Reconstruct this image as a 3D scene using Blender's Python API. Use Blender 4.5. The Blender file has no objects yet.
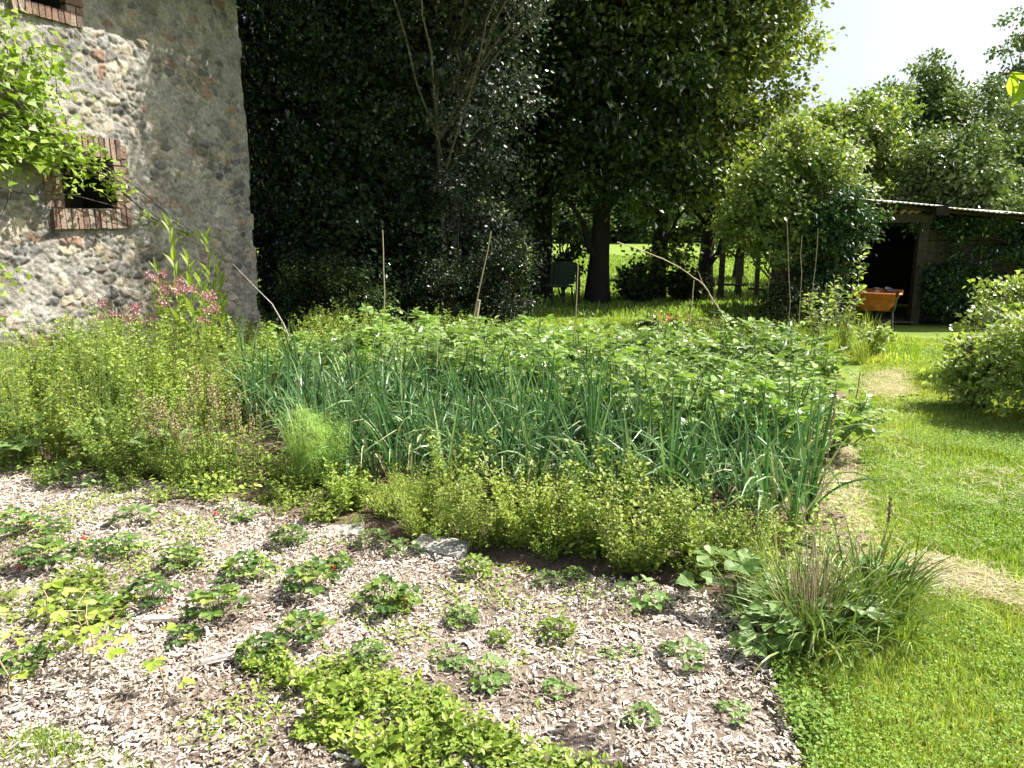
import bpy, math, numpy as np
from math import radians as R, sin, cos, pi, tan
rng = np.random.default_rng(11)
S = bpy.context.scene
COL = S.collection
# ------------------------------------------------------------------ camera
CAMH, PITCH, FPX = 1.6, R(12.2), 760.0
cd = bpy.data.cameras.new('camera'); cam = bpy.data.objects.new('camera', cd); COL.objects.link(cam)
cam.location = (0, 0, CAMH); cam.rotation_euler = (R(90) - PITCH, 0, 0)
cd.sensor_width = 36; cd.lens = FPX / 1024 * 36; cd.clip_end = 600; cd.clip_start = .05
S.camera = cam
def ray(px, py):
    f = np.array([0, cos(PITCH), -sin(PITCH)]); u = np.array([0, sin(PITCH), cos(PITCH)])
    return f * FPX + np.array([1., 0, 0]) * (px - 512) + u * (384 - py)
def at(px, py, z=0.0):                      # point of the ground under a pixel
    d = ray(px, py); k = (z - CAMH) / d[2]; p = d * k; return np.array([p[0], p[1], z])
def aty(px, py, Y):
    d = ray(px, py); p = d * (Y / d[1]); return np.array([p[0], Y, CAMH + p[2]])
# garden frame: U runs along the vegetable rows, V away along the wall
UX, VX = np.array([.946, -.326, 0]), np.array([.326, .946, 0])
def uv(u, v, z=0.0): return UX * u + VX * v + np.array([0, 0, z])
# ------------------------------------------------------------------ light
SAZ, SEL = R(71), R(52)
sun_dir = np.array([sin(SAZ) * cos(SEL), cos(SAZ) * cos(SEL), sin(SEL)])
w = bpy.data.worlds.new('World'); S.world = w; w.use_nodes = True
nt = w.node_tree; bg = nt.nodes['Background']
sky = nt.nodes.new('ShaderNodeTexSky'); sky.sky_type = 'NISHITA'; sky.sun_disc = False
sky.sun_elevation = SEL; sky.sun_rotation = SAZ; sky.air_density = 1.0; sky.dust_density = 5.0; sky.ozone_density = 1.0
nt.links.new(sky.outputs[0], bg.inputs[0]); bg.inputs[1].default_value = 0.088
ld = bpy.data.lights.new('sun', 'SUN'); ld.energy = 5.0; ld.angle = R(.5); ld.color = (1, .95, .86)
sun = bpy.data.objects.new('sun', ld); COL.objects.link(sun)
from mathutils import Vector
sun.rotation_euler = Vector(sun_dir).to_track_quat('Z', 'Y').to_euler()
S.view_settings.view_transform = 'Standard'; S.view_settings.look = 'None'
S.view_settings.exposure = 1.42; S.view_settings.gamma = 1
try:
    S.cycles.max_bounces = 6; S.cycles.diffuse_bounces = 3; S.cycles.glossy_bounces = 2
    S.cycles.transmission_bounces = 4; S.cycles.transparent_max_bounces = 4
except Exception: pass
# ------------------------------------------------------------------ materials
def newmat(name):
    m = bpy.data.materials.new(name); m.use_nodes = True
    n = m.node_tree.nodes; n.clear(); return m, n, m.node_tree.links
def N(n, t, **k):
    x = n.new(t)
    for a, b in k.items(): setattr(x, a, b)
    return x
def setin(x, **k):
    for a, b in k.items(): x.inputs[a].default_value = b
def mixc(n, l, fac, a, b, bt='MIX'):
    x = N(n, 'ShaderNodeMix', data_type='RGBA', blend_type=bt)
    for i, v in ((0, fac), (6, a), (7, b)):
        if hasattr(v, 'is_linked') or hasattr(v, 'links'): l.new(v, x.inputs[i])
        else: x.inputs[i].default_value = v if i == 0 else (tuple(v) + (1,) if len(v) == 3 else v)
    return x.outputs[2]
def ramp(n, l, src, stops):
    r = N(n, 'ShaderNodeValToRGB'); e = r.color_ramp.elements
    while len(e) < len(stops): e.new(.5)
    for q, (p, c) in zip(e, stops): q.position = p; q.color = tuple(c) + (1,) if not isinstance(c, float) else (c, c, c, 1)
    l.new(src, r.inputs[0]); return r.outputs[0]
def leafmat(name, cols, trans=.4, tint=(1.25, 1.3, .55), rough=.42, spec=.5):
    """leaf: colour from the per-face 'var' value, thin translucent blade with a waxy sheen"""
    m, n, l = newmat(name)
    at_ = N(n, 'ShaderNodeAttribute', attribute_name='var')
    oi = N(n, 'ShaderNodeObjectInfo')
    c = ramp(n, l, at_.outputs['Fac'], [(i / (len(cols) - 1), q) for i, q in enumerate(cols)])
    hv = N(n, 'ShaderNodeHueSaturation')
    mr = N(n, 'ShaderNodeMapRange'); setin(mr, **{'To Min': .8, 'To Max': 1.2}); l.new(oi.outputs['Random'], mr.inputs[0])
    l.new(mr.outputs[0], hv.inputs['Value']); l.new(c, hv.inputs['Color'])
    d = N(n, 'ShaderNodeBsdfDiffuse'); l.new(hv.outputs[0], d.inputs[0])
    t = N(n, 'ShaderNodeBsdfTranslucent'); l.new(mixc(n, l, 1.0, hv.outputs[0], tint, 'MULTIPLY'), t.inputs[0])
    mx = N(n, 'ShaderNodeMixShader'); mx.inputs[0].default_value = trans
    l.new(d.outputs[0], mx.inputs[1]); l.new(t.outputs[0], mx.inputs[2])
    g = N(n, 'ShaderNodeBsdfGlossy'); g.inputs['Roughness'].default_value = rough; g.inputs[0].default_value = (1, 1, 1, 1)
    fr = N(n, 'ShaderNodeFresnel'); fr.inputs[0].default_value = 1.38
    mm = N(n, 'ShaderNodeMath', operation='MULTIPLY'); l.new(fr.outputs[0], mm.inputs[0]); mm.inputs[1].default_value = spec
    mx2 = N(n, 'ShaderNodeMixShader'); l.new(mm.outputs[0], mx2.inputs[0]); l.new(mx.outputs[0], mx2.inputs[1]); l.new(g.outputs[0], mx2.inputs[2])
    o = N(n, 'ShaderNodeOutputMaterial'); l.new(mx2.outputs[0], o.inputs[0]); return m
def varmat(name, cols, rough=.85, bump=0.0, bscale=40., spec=.3):
    """solid material coloured by the 'var' value with fine noise"""
    m, n, l = newmat(name)
    at_ = N(n, 'ShaderNodeAttribute', attribute_name='var')
    tc = N(n, 'ShaderNodeTexCoord'); nz = N(n, 'ShaderNodeTexNoise'); setin(nz, Scale=bscale, Detail=6.); l.new(tc.outputs['Object'], nz.inputs[0])
    c = ramp(n, l, at_.outputs['Fac'], [(i / max(1, len(cols) - 1), q) for i, q in enumerate(cols)]) if len(cols) > 1 else None
    if c is None:
        rgb = N(n, 'ShaderNodeRGB'); rgb.outputs[0].default_value = tuple(cols[0]) + (1,); c = rgb.outputs[0]
    c2 = mixc(n, l, 1.0, c, ramp(n, l, nz.outputs[0], [(.3, (.6, .6, .6)), (.7, (1.2, 1.2, 1.2))]), 'MULTIPLY')
    p = N(n, 'ShaderNodeBsdfPrincipled'); l.new(c2, p.inputs['Base Color']); p.inputs['Roughness'].default_value = rough
    p.inputs['Specular IOR Level'].default_value = spec
    if bump:
        b = N(n, 'ShaderNodeBump'); b.inputs['Strength'].default_value = bump; b.inputs['Distance'].default_value = .02
        l.new(nz.outputs[0], b.inputs['Height']); l.new(b.outputs[0], p.inputs['Normal'])
    o = N(n, 'ShaderNodeOutputMaterial'); l.new(p.outputs[0], o.inputs[0]); return m
def groundmat(name, cols, s1=2.2, s2=45., bump=.6):
    m, n, l = newmat(name)
    tc = N(n, 'ShaderNodeTexCoord')
    a = N(n, 'ShaderNodeTexNoise'); setin(a, Scale=s1, Detail=7., Roughness=.65); l.new(tc.outputs['Object'], a.inputs[0])
    b = N(n, 'ShaderNodeTexNoise'); setin(b, Scale=s2, Detail=5., Roughness=.7); l.new(tc.outputs['Object'], b.inputs[0])
    c = ramp(n, l, a.outputs[0], [(.3 + .4 * i / (len(cols) - 1), q) for i, q in enumerate(cols)])
    c2 = mixc(n, l, 1.0, c, ramp(n, l, b.outputs[0], [(.3, (.5, .5, .5)), (.7, (1.35, 1.35, 1.35))]), 'MULTIPLY')
    p = N(n, 'ShaderNodeBsdfPrincipled'); l.new(c2, p.inputs['Base Color']); p.inputs['Roughness'].default_value = .95; p.inputs['Specular IOR Level'].default_value = .1
    bb = N(n, 'ShaderNodeBump'); bb.inputs['Strength'].default_value = bump; bb.inputs['Distance'].default_value = .03
    l.new(b.outputs[0], bb.inputs['Height']); l.new(bb.outputs[0], p.inputs['Normal'])
    o = N(n, 'ShaderNodeOutputMaterial'); l.new(p.outputs[0], o.inputs[0]); return m
M = {}
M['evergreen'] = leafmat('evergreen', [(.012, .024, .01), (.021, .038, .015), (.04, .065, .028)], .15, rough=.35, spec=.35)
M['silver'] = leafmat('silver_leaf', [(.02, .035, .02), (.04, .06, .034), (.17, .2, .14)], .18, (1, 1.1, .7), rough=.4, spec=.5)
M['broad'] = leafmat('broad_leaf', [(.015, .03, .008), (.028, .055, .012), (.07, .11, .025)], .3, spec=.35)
M['broadlit'] = leafmat('sunny_broad_leaf', [(.028, .055, .011), (.08, .125, .022), (.28, .34, .07)], .45, spec=.35)  # paler copy of broad_leaf; sunlight on the crowns is put into its colour
M['elder'] = leafmat('elder_leaf', [(.09, .145, .025), (.16, .225, .045), (.3, .35, .11)], .42, spec=.5)
M['climber'] = leafmat('climber_leaf', [(.02, .05, .015), (.035, .08, .02), (.06, .12, .03)], .25, rough=.3, spec=.6)
M['fartree'] = leafmat('far_leaf', [(.055, .095, .025), (.1, .155, .042), (.2, .26, .09)], .3, spec=.4)
M['grapeleaf'] = leafmat('grape_leaf', [(.12, .2, .02), (.22, .33, .03), (.36, .45, .07)], .5, rough=.42)
M['hedge'] = leafmat('currant_leaf', [(.13, .2, .035), (.23, .31, .07), (.4, .46, .2)], .48, rough=.42)
M['herb'] = leafmat('herb_leaf', [(.12, .2, .02), (.24, .34, .04), (.42, .47, .13)], .42, rough=.45)
M['herby'] = leafmat('yellow_herb_leaf', [(.16, .23, .025), (.27, .35, .045), (.41, .45, .1)], .42, rough=.45)
M['potato'] = leafmat('potato_leaf', [(.09, .17, .035), (.19, .3, .065), (.27, .37, .12)], .42, rough=.5, spec=.3)
M['leek'] = leafmat('leek_leaf', [(.035, .09, .03), (.08, .175, .06), (.2, .33, .14), (.52, .5, .28)], .28, (1, 1.2, .6), rough=.33)
M['straw'] = leafmat('strawberry_leaf', [(.035, .085, .018), (.075, .15, .028), (.2, .3, .06), (.36, .3, .08)], .33, rough=.4)
M['broadweed'] = leafmat('pale_broad_leaf', [(.1, .18, .04), (.15, .25, .07), (.22, .31, .12)], .4, rough=.4)
M['clover'] = leafmat('clover_leaf', [(.1, .19, .025), (.15, .26, .035), (.24, .34, .06)], .4, rough=.5, spec=.3)
M['fennel'] = leafmat('fennel_leaf', [(.2, .34, .05), (.3, .45, .08), (.4, .52, .14)], .45, rough=.6)
M['cover'] = leafmat('ground_cover_leaf', [(.1, .17, .02), (.19, .28, .035), (.36, .42, .09)], .42, rough=.45)
M['grass'] = leafmat('grass_blade', [(.13, .22, .02), (.21, .31, .03), (.31, .38, .06), (.44, .4, .16)], .45, rough=.5)
M['meadow'] = leafmat('meadow_blade', [(.17, .27, .03), (.24, .35, .045), (.32, .4, .09)], .45, rough=.6)
M['iris'] = leafmat('strap_leaf', [(.07, .14, .02), (.14, .23, .04), (.26, .34, .08), (.45, .4, .22)], .32, rough=.38)
M['drygrass'] = leafmat('dry_grass', [(.33, .25, .13), (.45, .37, .22), (.6, .52, .36)], .25, (1, .95, .8), rough=.6)
M['seed'] = varmat('seed_heads', [(.25, .2, .11), (.42, .35, .2)], .9)
M['pink'] = leafmat('pink_petal', [(.3, .09, .11), (.42, .15, .19), (.52, .25, .29)], .3, (1, .8, .8), rough=.6)
M['red'] = leafmat('red_petal', [(.45, .02, .04), (.6, .05, .1)], .3, (1, .7, .7), rough=.6)
M['white'] = leafmat('white_petal', [(.6, .6, .5), (.75, .75, .68)], .3, (1, 1, .9), rough=.6)
M['berry'] = varmat('ripe_berry', [(.5, .02, .012), (.6, .06, .02)], .35, spec=.5)
M['stem'] = leafmat('green_stem', [(.1, .16, .04), (.16, .22, .07)], .1, rough=.5)
M['cane'] = varmat('dry_cane', [(.34, .26, .15), (.48, .4, .26)], .75)
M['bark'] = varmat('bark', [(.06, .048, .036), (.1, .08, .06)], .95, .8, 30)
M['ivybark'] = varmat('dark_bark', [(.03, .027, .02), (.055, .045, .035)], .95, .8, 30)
M['palebark'] = varmat('pale_bark', [(.16, .13, .1), (.24, .2, .16)], .9, .6, 30)
M['chip'] = varmat('wood_chip', [(.19, .15, .115), (.42, .35, .28), (.62, .54, .46), (.74, .69, .61)], .85, 0, 60)
M['mulch'] = groundmat('mulch_soil', [(.13, .105, .08), (.27, .22, .175), (.4, .34, .275)], 5, 60, 1.)
M['soil'] = groundmat('bare_soil', [(.12, .085, .06), (.19, .14, .1), (.27, .21, .15)], 4, 50, 1.)
M['path'] = groundmat('dry_path_soil', [(.17, .18, .06), (.25, .24, .1), (.36, .31, .2)], 4, 50, .8)
M['lawn'] = groundmat('lawn_soil', [(.11, .17, .03), (.16, .235, .04), (.22, .28, .06)], 1.2, 60, .8)
# ------------------------------------------------------------------ mesh builder
class G:
    def __init__(s): s.v = []; s.f = {}; s.n = 0
    def add(s, V, F, var=.5, mi=0, smooth=False):
        V = np.asarray(V, float).reshape(-1, 3); F = np.asarray(F, int)
        if not len(F): return
        k = F.shape[1]; var = np.broadcast_to(np.asarray(var, float), (len(F),))
        s.f.setdefault(k, []).append((F + s.n, var, np.full(len(F), mi), np.full(len(F), smooth)))
        s.v.append(V); s.n += len(V)
    def mesh(s, name, mats):
        me = bpy.data.meshes.new(name)
        V = np.concatenate(s.v) if s.v else np.zeros((0, 3))
        me.vertices.add(len(V)); me.vertices.foreach_set('co', V.astype(np.float32).ravel())
        L, st, tot, va, mi, sm = [], [], [], [], [], []; off = 0
        for k, lst in s.f.items():
            F = np.concatenate([a[0] for a in lst]); L.append(F.ravel())
            st.append(off + np.arange(len(F)) * k); tot.append(np.full(len(F), k)); off += F.size
            va.append(np.concatenate([a[1] for a in lst])); mi.append(np.concatenate([a[2] for a in lst])); sm.append(np.concatenate([a[3] for a in lst]))
        L = np.concatenate(L); st = np.concatenate(st)
        me.loops.add(len(L)); me.loops.foreach_set('vertex_index', L.astype(np.int32))
        me.polygons.add(len(st)); me.polygons.foreach_set('loop_start', st.astype(np.int32))
        try: me.polygons.foreach_set('loop_total', np.concatenate(tot).astype(np.int32))
        except Exception: pass
        me.polygons.foreach_set('material_index', np.concatenate(mi).astype(np.int32))
        me.polygons.foreach_set('use_smooth', np.concatenate(sm))
        a = me.attributes.new('var', 'FLOAT', 'FACE'); a.data.foreach_set('value', np.concatenate(va).astype(np.float32))
        for m in mats: me.materials.append(m)
        me.update(calc_edges=True); return me
    def obj(s, name, mats, parent=None, **tags):
        if not isinstance(mats, (list, tuple)): mats = [mats]
        o = bpy.data.objects.new(name, s.mesh(name, [M[m] if isinstance(m, str) else m for m in mats])); COL.objects.link(o)
        if parent is not None: o.parent = parent
        for k, v in tags.items(): o[k] = v
        return o
def tagset(o, label=None, category=None, group=None, kind=None):
    for k, v in (('label', label), ('category', category), ('group', group), ('kind', kind)):
        if v: o[k] = v
        elif v == '' and k in o: del o[k]
    return o
def thing(name, label, cat, loc=(0, 0, 0), rz=0, group=None):
    o = bpy.data.objects.new(name, None); COL.objects.link(o); o.empty_display_size = .1
    o.location = tuple(loc); o.rotation_euler = (0, 0, rz); return tagset(o, label, cat, group)
def dup(root, loc, rz=0, sc=1, label=None, group=None, tilt=(0, 0)):
    r = root.copy(); COL.objects.link(r); r.location = tuple(loc); r.rotation_euler = (tilt[0], tilt[1], rz)
    r.scale = (sc, sc, sc) if not hasattr(sc, '__len__') else sc
    tagset(r, label, None, group)
    for ch in list(root.children):
        c = ch.copy(); COL.objects.link(c); c.parent = r
        for g in list(ch.children):
            d = g.copy(); COL.objects.link(d); d.parent = c
    return r
def drop(root):                              # forget an unused source
    for c in list(root.children): bpy.data.objects.remove(c)
    bpy.data.objects.remove(root)
def nrm(a): return a / (np.linalg.norm(a, axis=-1, keepdims=True) + 1e-9)
def frames(D, up):
    Y = nrm(D); Z = up - (up * Y).sum(1, keepdims=True) * Y; Z = nrm(Z); X = np.cross(Y, Z); return X, Y, Z
def scatter(g, T, P, D, up, size, var=None, mi=0, width=None):
    """copy the leaf template T to the points P, its tip along D, its face towards up"""
    TV, TF = T; TV = np.asarray(TV, float); TF = np.asarray(TF); n = len(P)
    if n == 0: return
    X, Y, Z = frames(D, up); size = np.broadcast_to(np.asarray(size, float), (n,))
    wd = size if width is None else np.broadcast_to(np.asarray(width, float), (n,))
    V = P[:, None] + TV[None, :, 0:1] * wd[:, None, None] * X[:, None] + size[:, None, None] * (TV[None, :, 1:2] * Y[:, None] + TV[None, :, 2:3] * Z[:, None])
    F = (TF[None] + (np.arange(n) * len(TV))[:, None, None]).reshape(-1, TF.shape[1])
    if var is None: var = rng.beta(2, 2, n)
    g.add(V.reshape(-1, 3), F, np.repeat(np.broadcast_to(var, (n,)), len(TF)), mi)
# leaf templates (x half width, y length 1, z normal)
KITE = ([(0, 0, 0), (.36, .45, .08), (0, 1, -.06), (-.36, .45, .08)], [(0, 1, 2), (0, 2, 3)])
NARROW = ([(0, 0, 0), (.13, .45, .04), (0, 1, -.1), (-.13, .45, .04)], [(0, 1, 2), (0, 2, 3)])
OVATE = ([(0, 0, 0), (.2, .18, .05), (.3, .45, .06), (.2, .75, .0), (0, 1, -.14), (-.2, .75, 0), (-.3, .45, .06), (-.2, .18, .05), (0, .45, -.02)],
         [(0, 1, 2, 8), (8, 2, 3, 4), (0, 8, 6, 7), (8, 4, 5, 6)])
def lobed(k=5, depth=.45, w=.55):
    """palmate leaf (grape, maple, raspberry): a toothed outline with a sunken centre"""
    V = [(0, .35, -.05)]; n = 2 * k
    for i in range(n + 1):
        a = -pi * .5 + .35 + (2 * pi - .7) * i / n; r = 1 if i % 2 else 1 - depth
        V.append((w * r * cos(a + 0), .42 + w * r * sin(a), .05 * (i % 2) - .08 * r))
    return V, [(0, i, i + 1) for i in range(1, n + 1)]
LOBED = lobed(); LOBED3 = lobed(3, .5, .5)
def serrate(nt=5, w=.34):
    """strawberry leaflet: toothed edge, folded along the midrib"""
    V = [(0, 0, 0)]; F = []
    out = []
    for i in range(nt):
        u = (i + .6) / nt; ww = w * sin(min(1, u * 1.05) * pi * .93) ** .75
        out.append((ww * 1.0, .12 + .84 * u, .1 * ww / w)); out.append((ww * .86, .12 + .84 * (u + .25 / nt), .09 * ww / w))
    mid = [(0, y, -.03 - .06 * y * y) for (_, y, _) in out]
    Rr = out; Ll = [(-x, y, z) for x, y, z in out]
    nR = 1; nM = nR + len(Rr); nL = nM + len(mid); V += Rr + mid + Ll
    F.append((0, nR, nM, nM)); 
    Fq = []
    for i in range(len(Rr) - 1): Fq.append((nM + i, nR + i, nR + i + 1, nM + i + 1)); Fq.append((nM + i, nM + i + 1, nL + i + 1, nL + i))
    Fq.append((0, nR, nM, nL)); V.append((0, 1.0, -.1)); t = len(V) - 1
    Fq.append((nM + len(Rr) - 1, nR + len(Rr) - 1, t, nL + len(Rr) - 1))
    return V, Fq
SERR = serrate()
def blades(g, P, az, L, W, lean, curve, segs=3, fold=.0, var=None, mi=0, taper=.8, kexp=1.5):
    """strap leaves: start at P, lean from the vertical towards az and curve over"""
    n = len(P)
    if n == 0: return
    b = lambda x: np.broadcast_to(np.asarray(x, float), (n,))
    az, L, W, lean, curve = map(b, (az, L, W, lean, curve))
    h = np.stack([np.cos(az), np.sin(az), 0 * az], 1); s = np.stack([-np.sin(az), np.cos(az), 0 * az], 1); zz = np.array([0, 0, 1.])
    pos = P.copy(); rows = []
    for i in range(segs + 1):
        u = i / segs; ang = lean + curve * (u ** kexp if kexp < 5 else 1 / (1 + math.exp(-(u - .55) * 28)))
        wdt = W * max(0.03, 1 - u ** 2.2) * (.75 + .25 * min(u * 2, 1))
        nr = (-np.sin(ang))[:, None] * zz + np.cos(ang)[:, None] * h
        lft = pos + s * wdt[:, None] * .5; rgt = pos - s * wdt[:, None] * .5
        if fold: rows.append((lft, pos - nr * (wdt * fold)[:, None] * -1, rgt))
        else: rows.append((lft, rgt))
        d = np.sin(ang)[:, None] * h + np.cos(ang)[:, None] * zz
        pos = pos + d * (L / segs)[:, None]
    c = len(rows[0]); V = np.stack([q for r_ in rows for q in r_], 1)
    F = []
    for i in range(segs):
        for j in range(c - 1): F.append((i * c + j, i * c + j + 1, (i + 1) * c + j + 1, (i + 1) * c + j))
    F = np.array(F); nv = V.shape[1]
    FF = (F[None] + (np.arange(n) * nv)[:, None, None]).reshape(-1, 4)
    if var is None: var = rng.beta(2, 2.4, n)
    g.add(V.reshape(-1, 3), FF, np.repeat(np.broadcast_to(var, (n,)), len(F)), mi)
def tube(g, pts, rad, sides=6, var=.5, mi=0, cap=True, smooth=True):
    pts = np.asarray(pts, float); n = len(pts); rad = np.broadcast_to(np.asarray(rad, float), (n,))
    t = nrm(np.gradient(pts, axis=0)); ref = np.array([.3, .2, 1.]) if abs(t[0][2]) < .9 else np.array([1., .2, .1])
    a = nrm(np.cross(t, ref)); b = np.cross(t, a); th = np.linspace(0, 2 * pi, sides, endpoint=False)
    V = pts[:, None] + rad[:, None, None] * (np.cos(th)[None, :, None] * a[:, None] + np.sin(th)[None, :, None] * b[:, None])
    F = [(i * sides + j, i * sides + (j + 1) % sides, (i + 1) * sides + (j + 1) % sides, (i + 1) * sides + j) for i in range(n - 1) for j in range(sides)]
    g.add(V.reshape(-1, 3), F, var, mi, smooth)
    if cap: g.add(V[[0, -1]].reshape(-1, 3), [tuple(range(sides))[::-1], tuple(range(sides, 2 * sides))], var, mi)
def box(g, c, s, ax=None, var=.5, mi=0, jit=0.0, taper=1.0):
    """box at c with half sizes s; ax = 3 axes; taper shrinks the bottom"""
    c = np.asarray(c, float); A = np.eye(3) if ax is None else np.asarray(ax, float)
    q = np.array([(x, y, z) for z in (-1, 1) for y in (-1, 1) for x in (-1, 1)], float)
    if taper != 1: q[:4, :2] *= taper
    V = c + (q * np.asarray(s)) @ A
    if jit: V += rng.normal(0, jit, V.shape)
    g.add(V, [(0, 2, 3, 1), (4, 5, 7, 6), (0, 1, 5, 4), (2, 6, 7, 3), (0, 4, 6, 2), (1, 3, 7, 5)], var, mi)
def curve3(p0, p1, sag=0.0, n=6, wob=0.0, side=(0, 0, 1)):
    p0, p1 = np.asarray(p0, float), np.asarray(p1, float); u = np.linspace(0, 1, n)[:, None]
    P = p0 + (p1 - p0) * u + np.asarray(side, float) * (sag * 4 * u * (1 - u))
    if wob: P[1:-1] += rng.normal(0, wob, (n - 2, 3))
    return P
def inpoly(x, y, poly):
    poly = np.asarray(poly)[:, :2]; r = np.zeros(x.shape, bool); j = len(poly) - 1
    for i in range(len(poly)):
        xi, yi = poly[i]; xj, yj = poly[j]
        with np.errstate(divide='ignore', invalid='ignore'):
            r ^= ((yi > y) != (yj > y)) & (x < (xj - xi) * (y - yi) / (yj - yi + 1e-12) + xi)
        j = i
    return r
def polydist(x, y, poly):
    poly = np.asarray(poly)[:, :2]; d = np.full(x.shape, 1e9)
    for i in range(len(poly)):
        a, b = poly[i - 1], poly[i]; e = b - a; t = np.clip(((x - a[0]) * e[0] + (y - a[1]) * e[1]) / (e @ e + 1e-9), 0, 1)
        d = np.minimum(d, np.hypot(x - a[0] - t * e[0], y - a[1] - t * e[1]))
    return d
_lat = rng.random((256, 256))
def vnoise(x, y, sc=1.0, seed=0):
    x = x * sc + seed * 17.3; y = y * sc + seed * 9.1; i = np.floor(x).astype(int); j = np.floor(y).astype(int); fx = x - i; fy = y - j
    fx = fx * fx * (3 - 2 * fx); fy = fy * fy * (3 - 2 * fy); L = lambda a, b: _lat[a & 255, b & 255]
    return (L(i, j) * (1 - fx) + L(i + 1, j) * fx) * (1 - fy) + (L(i, j + 1) * (1 - fx) + L(i + 1, j + 1) * fx) * fy
def fbm(x, y, sc=1., o=4, seed=0): return sum(vnoise(x, y, sc * 2 ** k, seed + k) * .5 ** k for k in range(o)) / sum(.5 ** k for k in range(o))
def sample(poly, n, dens=None):
    """n random points inside a ground polygon; dens(x, y) keeps them with that chance"""
    poly = np.asarray(poly)[:, :2]; lo, hi = poly.min(0), poly.max(0); out = []
    c = 0
    while c < n:
        p = lo + rng.random((n * 2, 2)) * (hi - lo); p = p[inpoly(p[:, 0], p[:, 1], poly)]
        if dens is not None: p = p[rng.random(len(p)) < dens(p[:, 0], p[:, 1])]
        if not len(p): break
        out.append(p); c += len(p)
    p = np.concatenate(out)[:n]; return np.c_[p, np.zeros(len(p))]
def patch(name, poly, mat, h=.03, edge=.25, res=.05, bumpy=.012, label=None):
    poly = np.asarray(poly)[:, :2]; lo, hi = poly.min(0) - .1, poly.max(0) + .1
    xs = np.arange(lo[0], hi[0], res); ys = np.arange(lo[1], hi[1], res); X, Y = np.meshgrid(xs, ys)
    X = X + 0; ins = inpoly(X, Y, poly); d = polydist(X, Y, poly) * np.where(ins, 1, -1) + (fbm(X, Y, 5) - .5) * edge * .9
    z = np.clip(d / edge, -1, 1); z = np.where(z > 0, z * (2 - z), z) * h + (fbm(X, Y, 9, 3) - .5) * bumpy * 2
    keep = (d > -edge * .5); ny, nx = X.shape
    q = keep[:-1, :-1] & keep[1:, :-1] & keep[:-1, 1:] & keep[1:, 1:]
    jj, ii = np.nonzero(q); F = np.stack([jj * nx + ii, jj * nx + ii + 1, (jj + 1) * nx + ii + 1, (jj + 1) * nx + ii], 1)
    g = G(); g.add(np.stack([X.ravel(), Y.ravel(), z.ravel()], 1), F, .5, 0, True)
    return g.obj(name, mat, kind='structure')
# ================================================================== SETTING
g = G()
xs = np.r_[np.linspace(-400, -20, 12), np.linspace(-18, 24, 170), np.linspace(28, 400, 12)]
ys = np.r_[np.linspace(-60, -4, 6), np.linspace(-3, 40, 170), np.linspace(44, 500, 16)]
X, Y = np.meshgrid(xs, ys); Z = -.02 + (fbm(X, Y, .6) - .5) * .05 * np.clip((Y - 8) / 6, .3, 1.6) * (np.abs(X) < 24)
ny, nx = X.shape; F = [(j * nx + i, j * nx + i + 1, (j + 1) * nx + i + 1, (j + 1) * nx + i) for j in range(ny - 1) for i in range(nx - 1)]
g.add(np.stack([X.ravel(), Y.ravel(), Z.ravel()], 1), F, .5, 0, True)
g.obj('ground', 'lawn', kind='structure')
MULCH = [at(-140, 455), at(0, 468), at(120, 482), at(230, 503), at(400, 553), at(520, 578), at(640, 590), at(735, 608), at(760, 655), at(800, 768), at(790, 900), at(350, 1000), at(-200, 1000), at(-500, 768)]
patch('mulch_bed', MULCH, 'mulch', .035, .22, .04, .012)
BED = [uv(-6.4, 3.25), uv(-3.6, 3.2), uv(-1.6, 3.22), uv(.35, 3.15), uv(.55, 3.7), uv(.4, 5), uv(.5, 6.5), uv(.6, 7.8), uv(-2, 8.0), uv(-6.3, 8.6)]
patch('vegetable_bed', BED, 'soil', .03, .2, .05, .02)
PATCHES = [[at(900, 568), at(935, 556), at(1000, 576), at(1050, 600), at(1030, 612), at(960, 594), at(910, 580)],
           [at(836, 450), at(850, 440), at(858, 490), at(868, 540), at(850, 600), at(815, 570), at(812, 510)],
           [at(625, 338), at(690, 326), at(770, 330), at(760, 352), at(640, 358)],
           [at(860, 395), at(870, 372), at(905, 368), at(912, 392)]]
for p in PATCHES: patch('bare_path', p, 'path', .012, .18, .05, .008)
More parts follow.
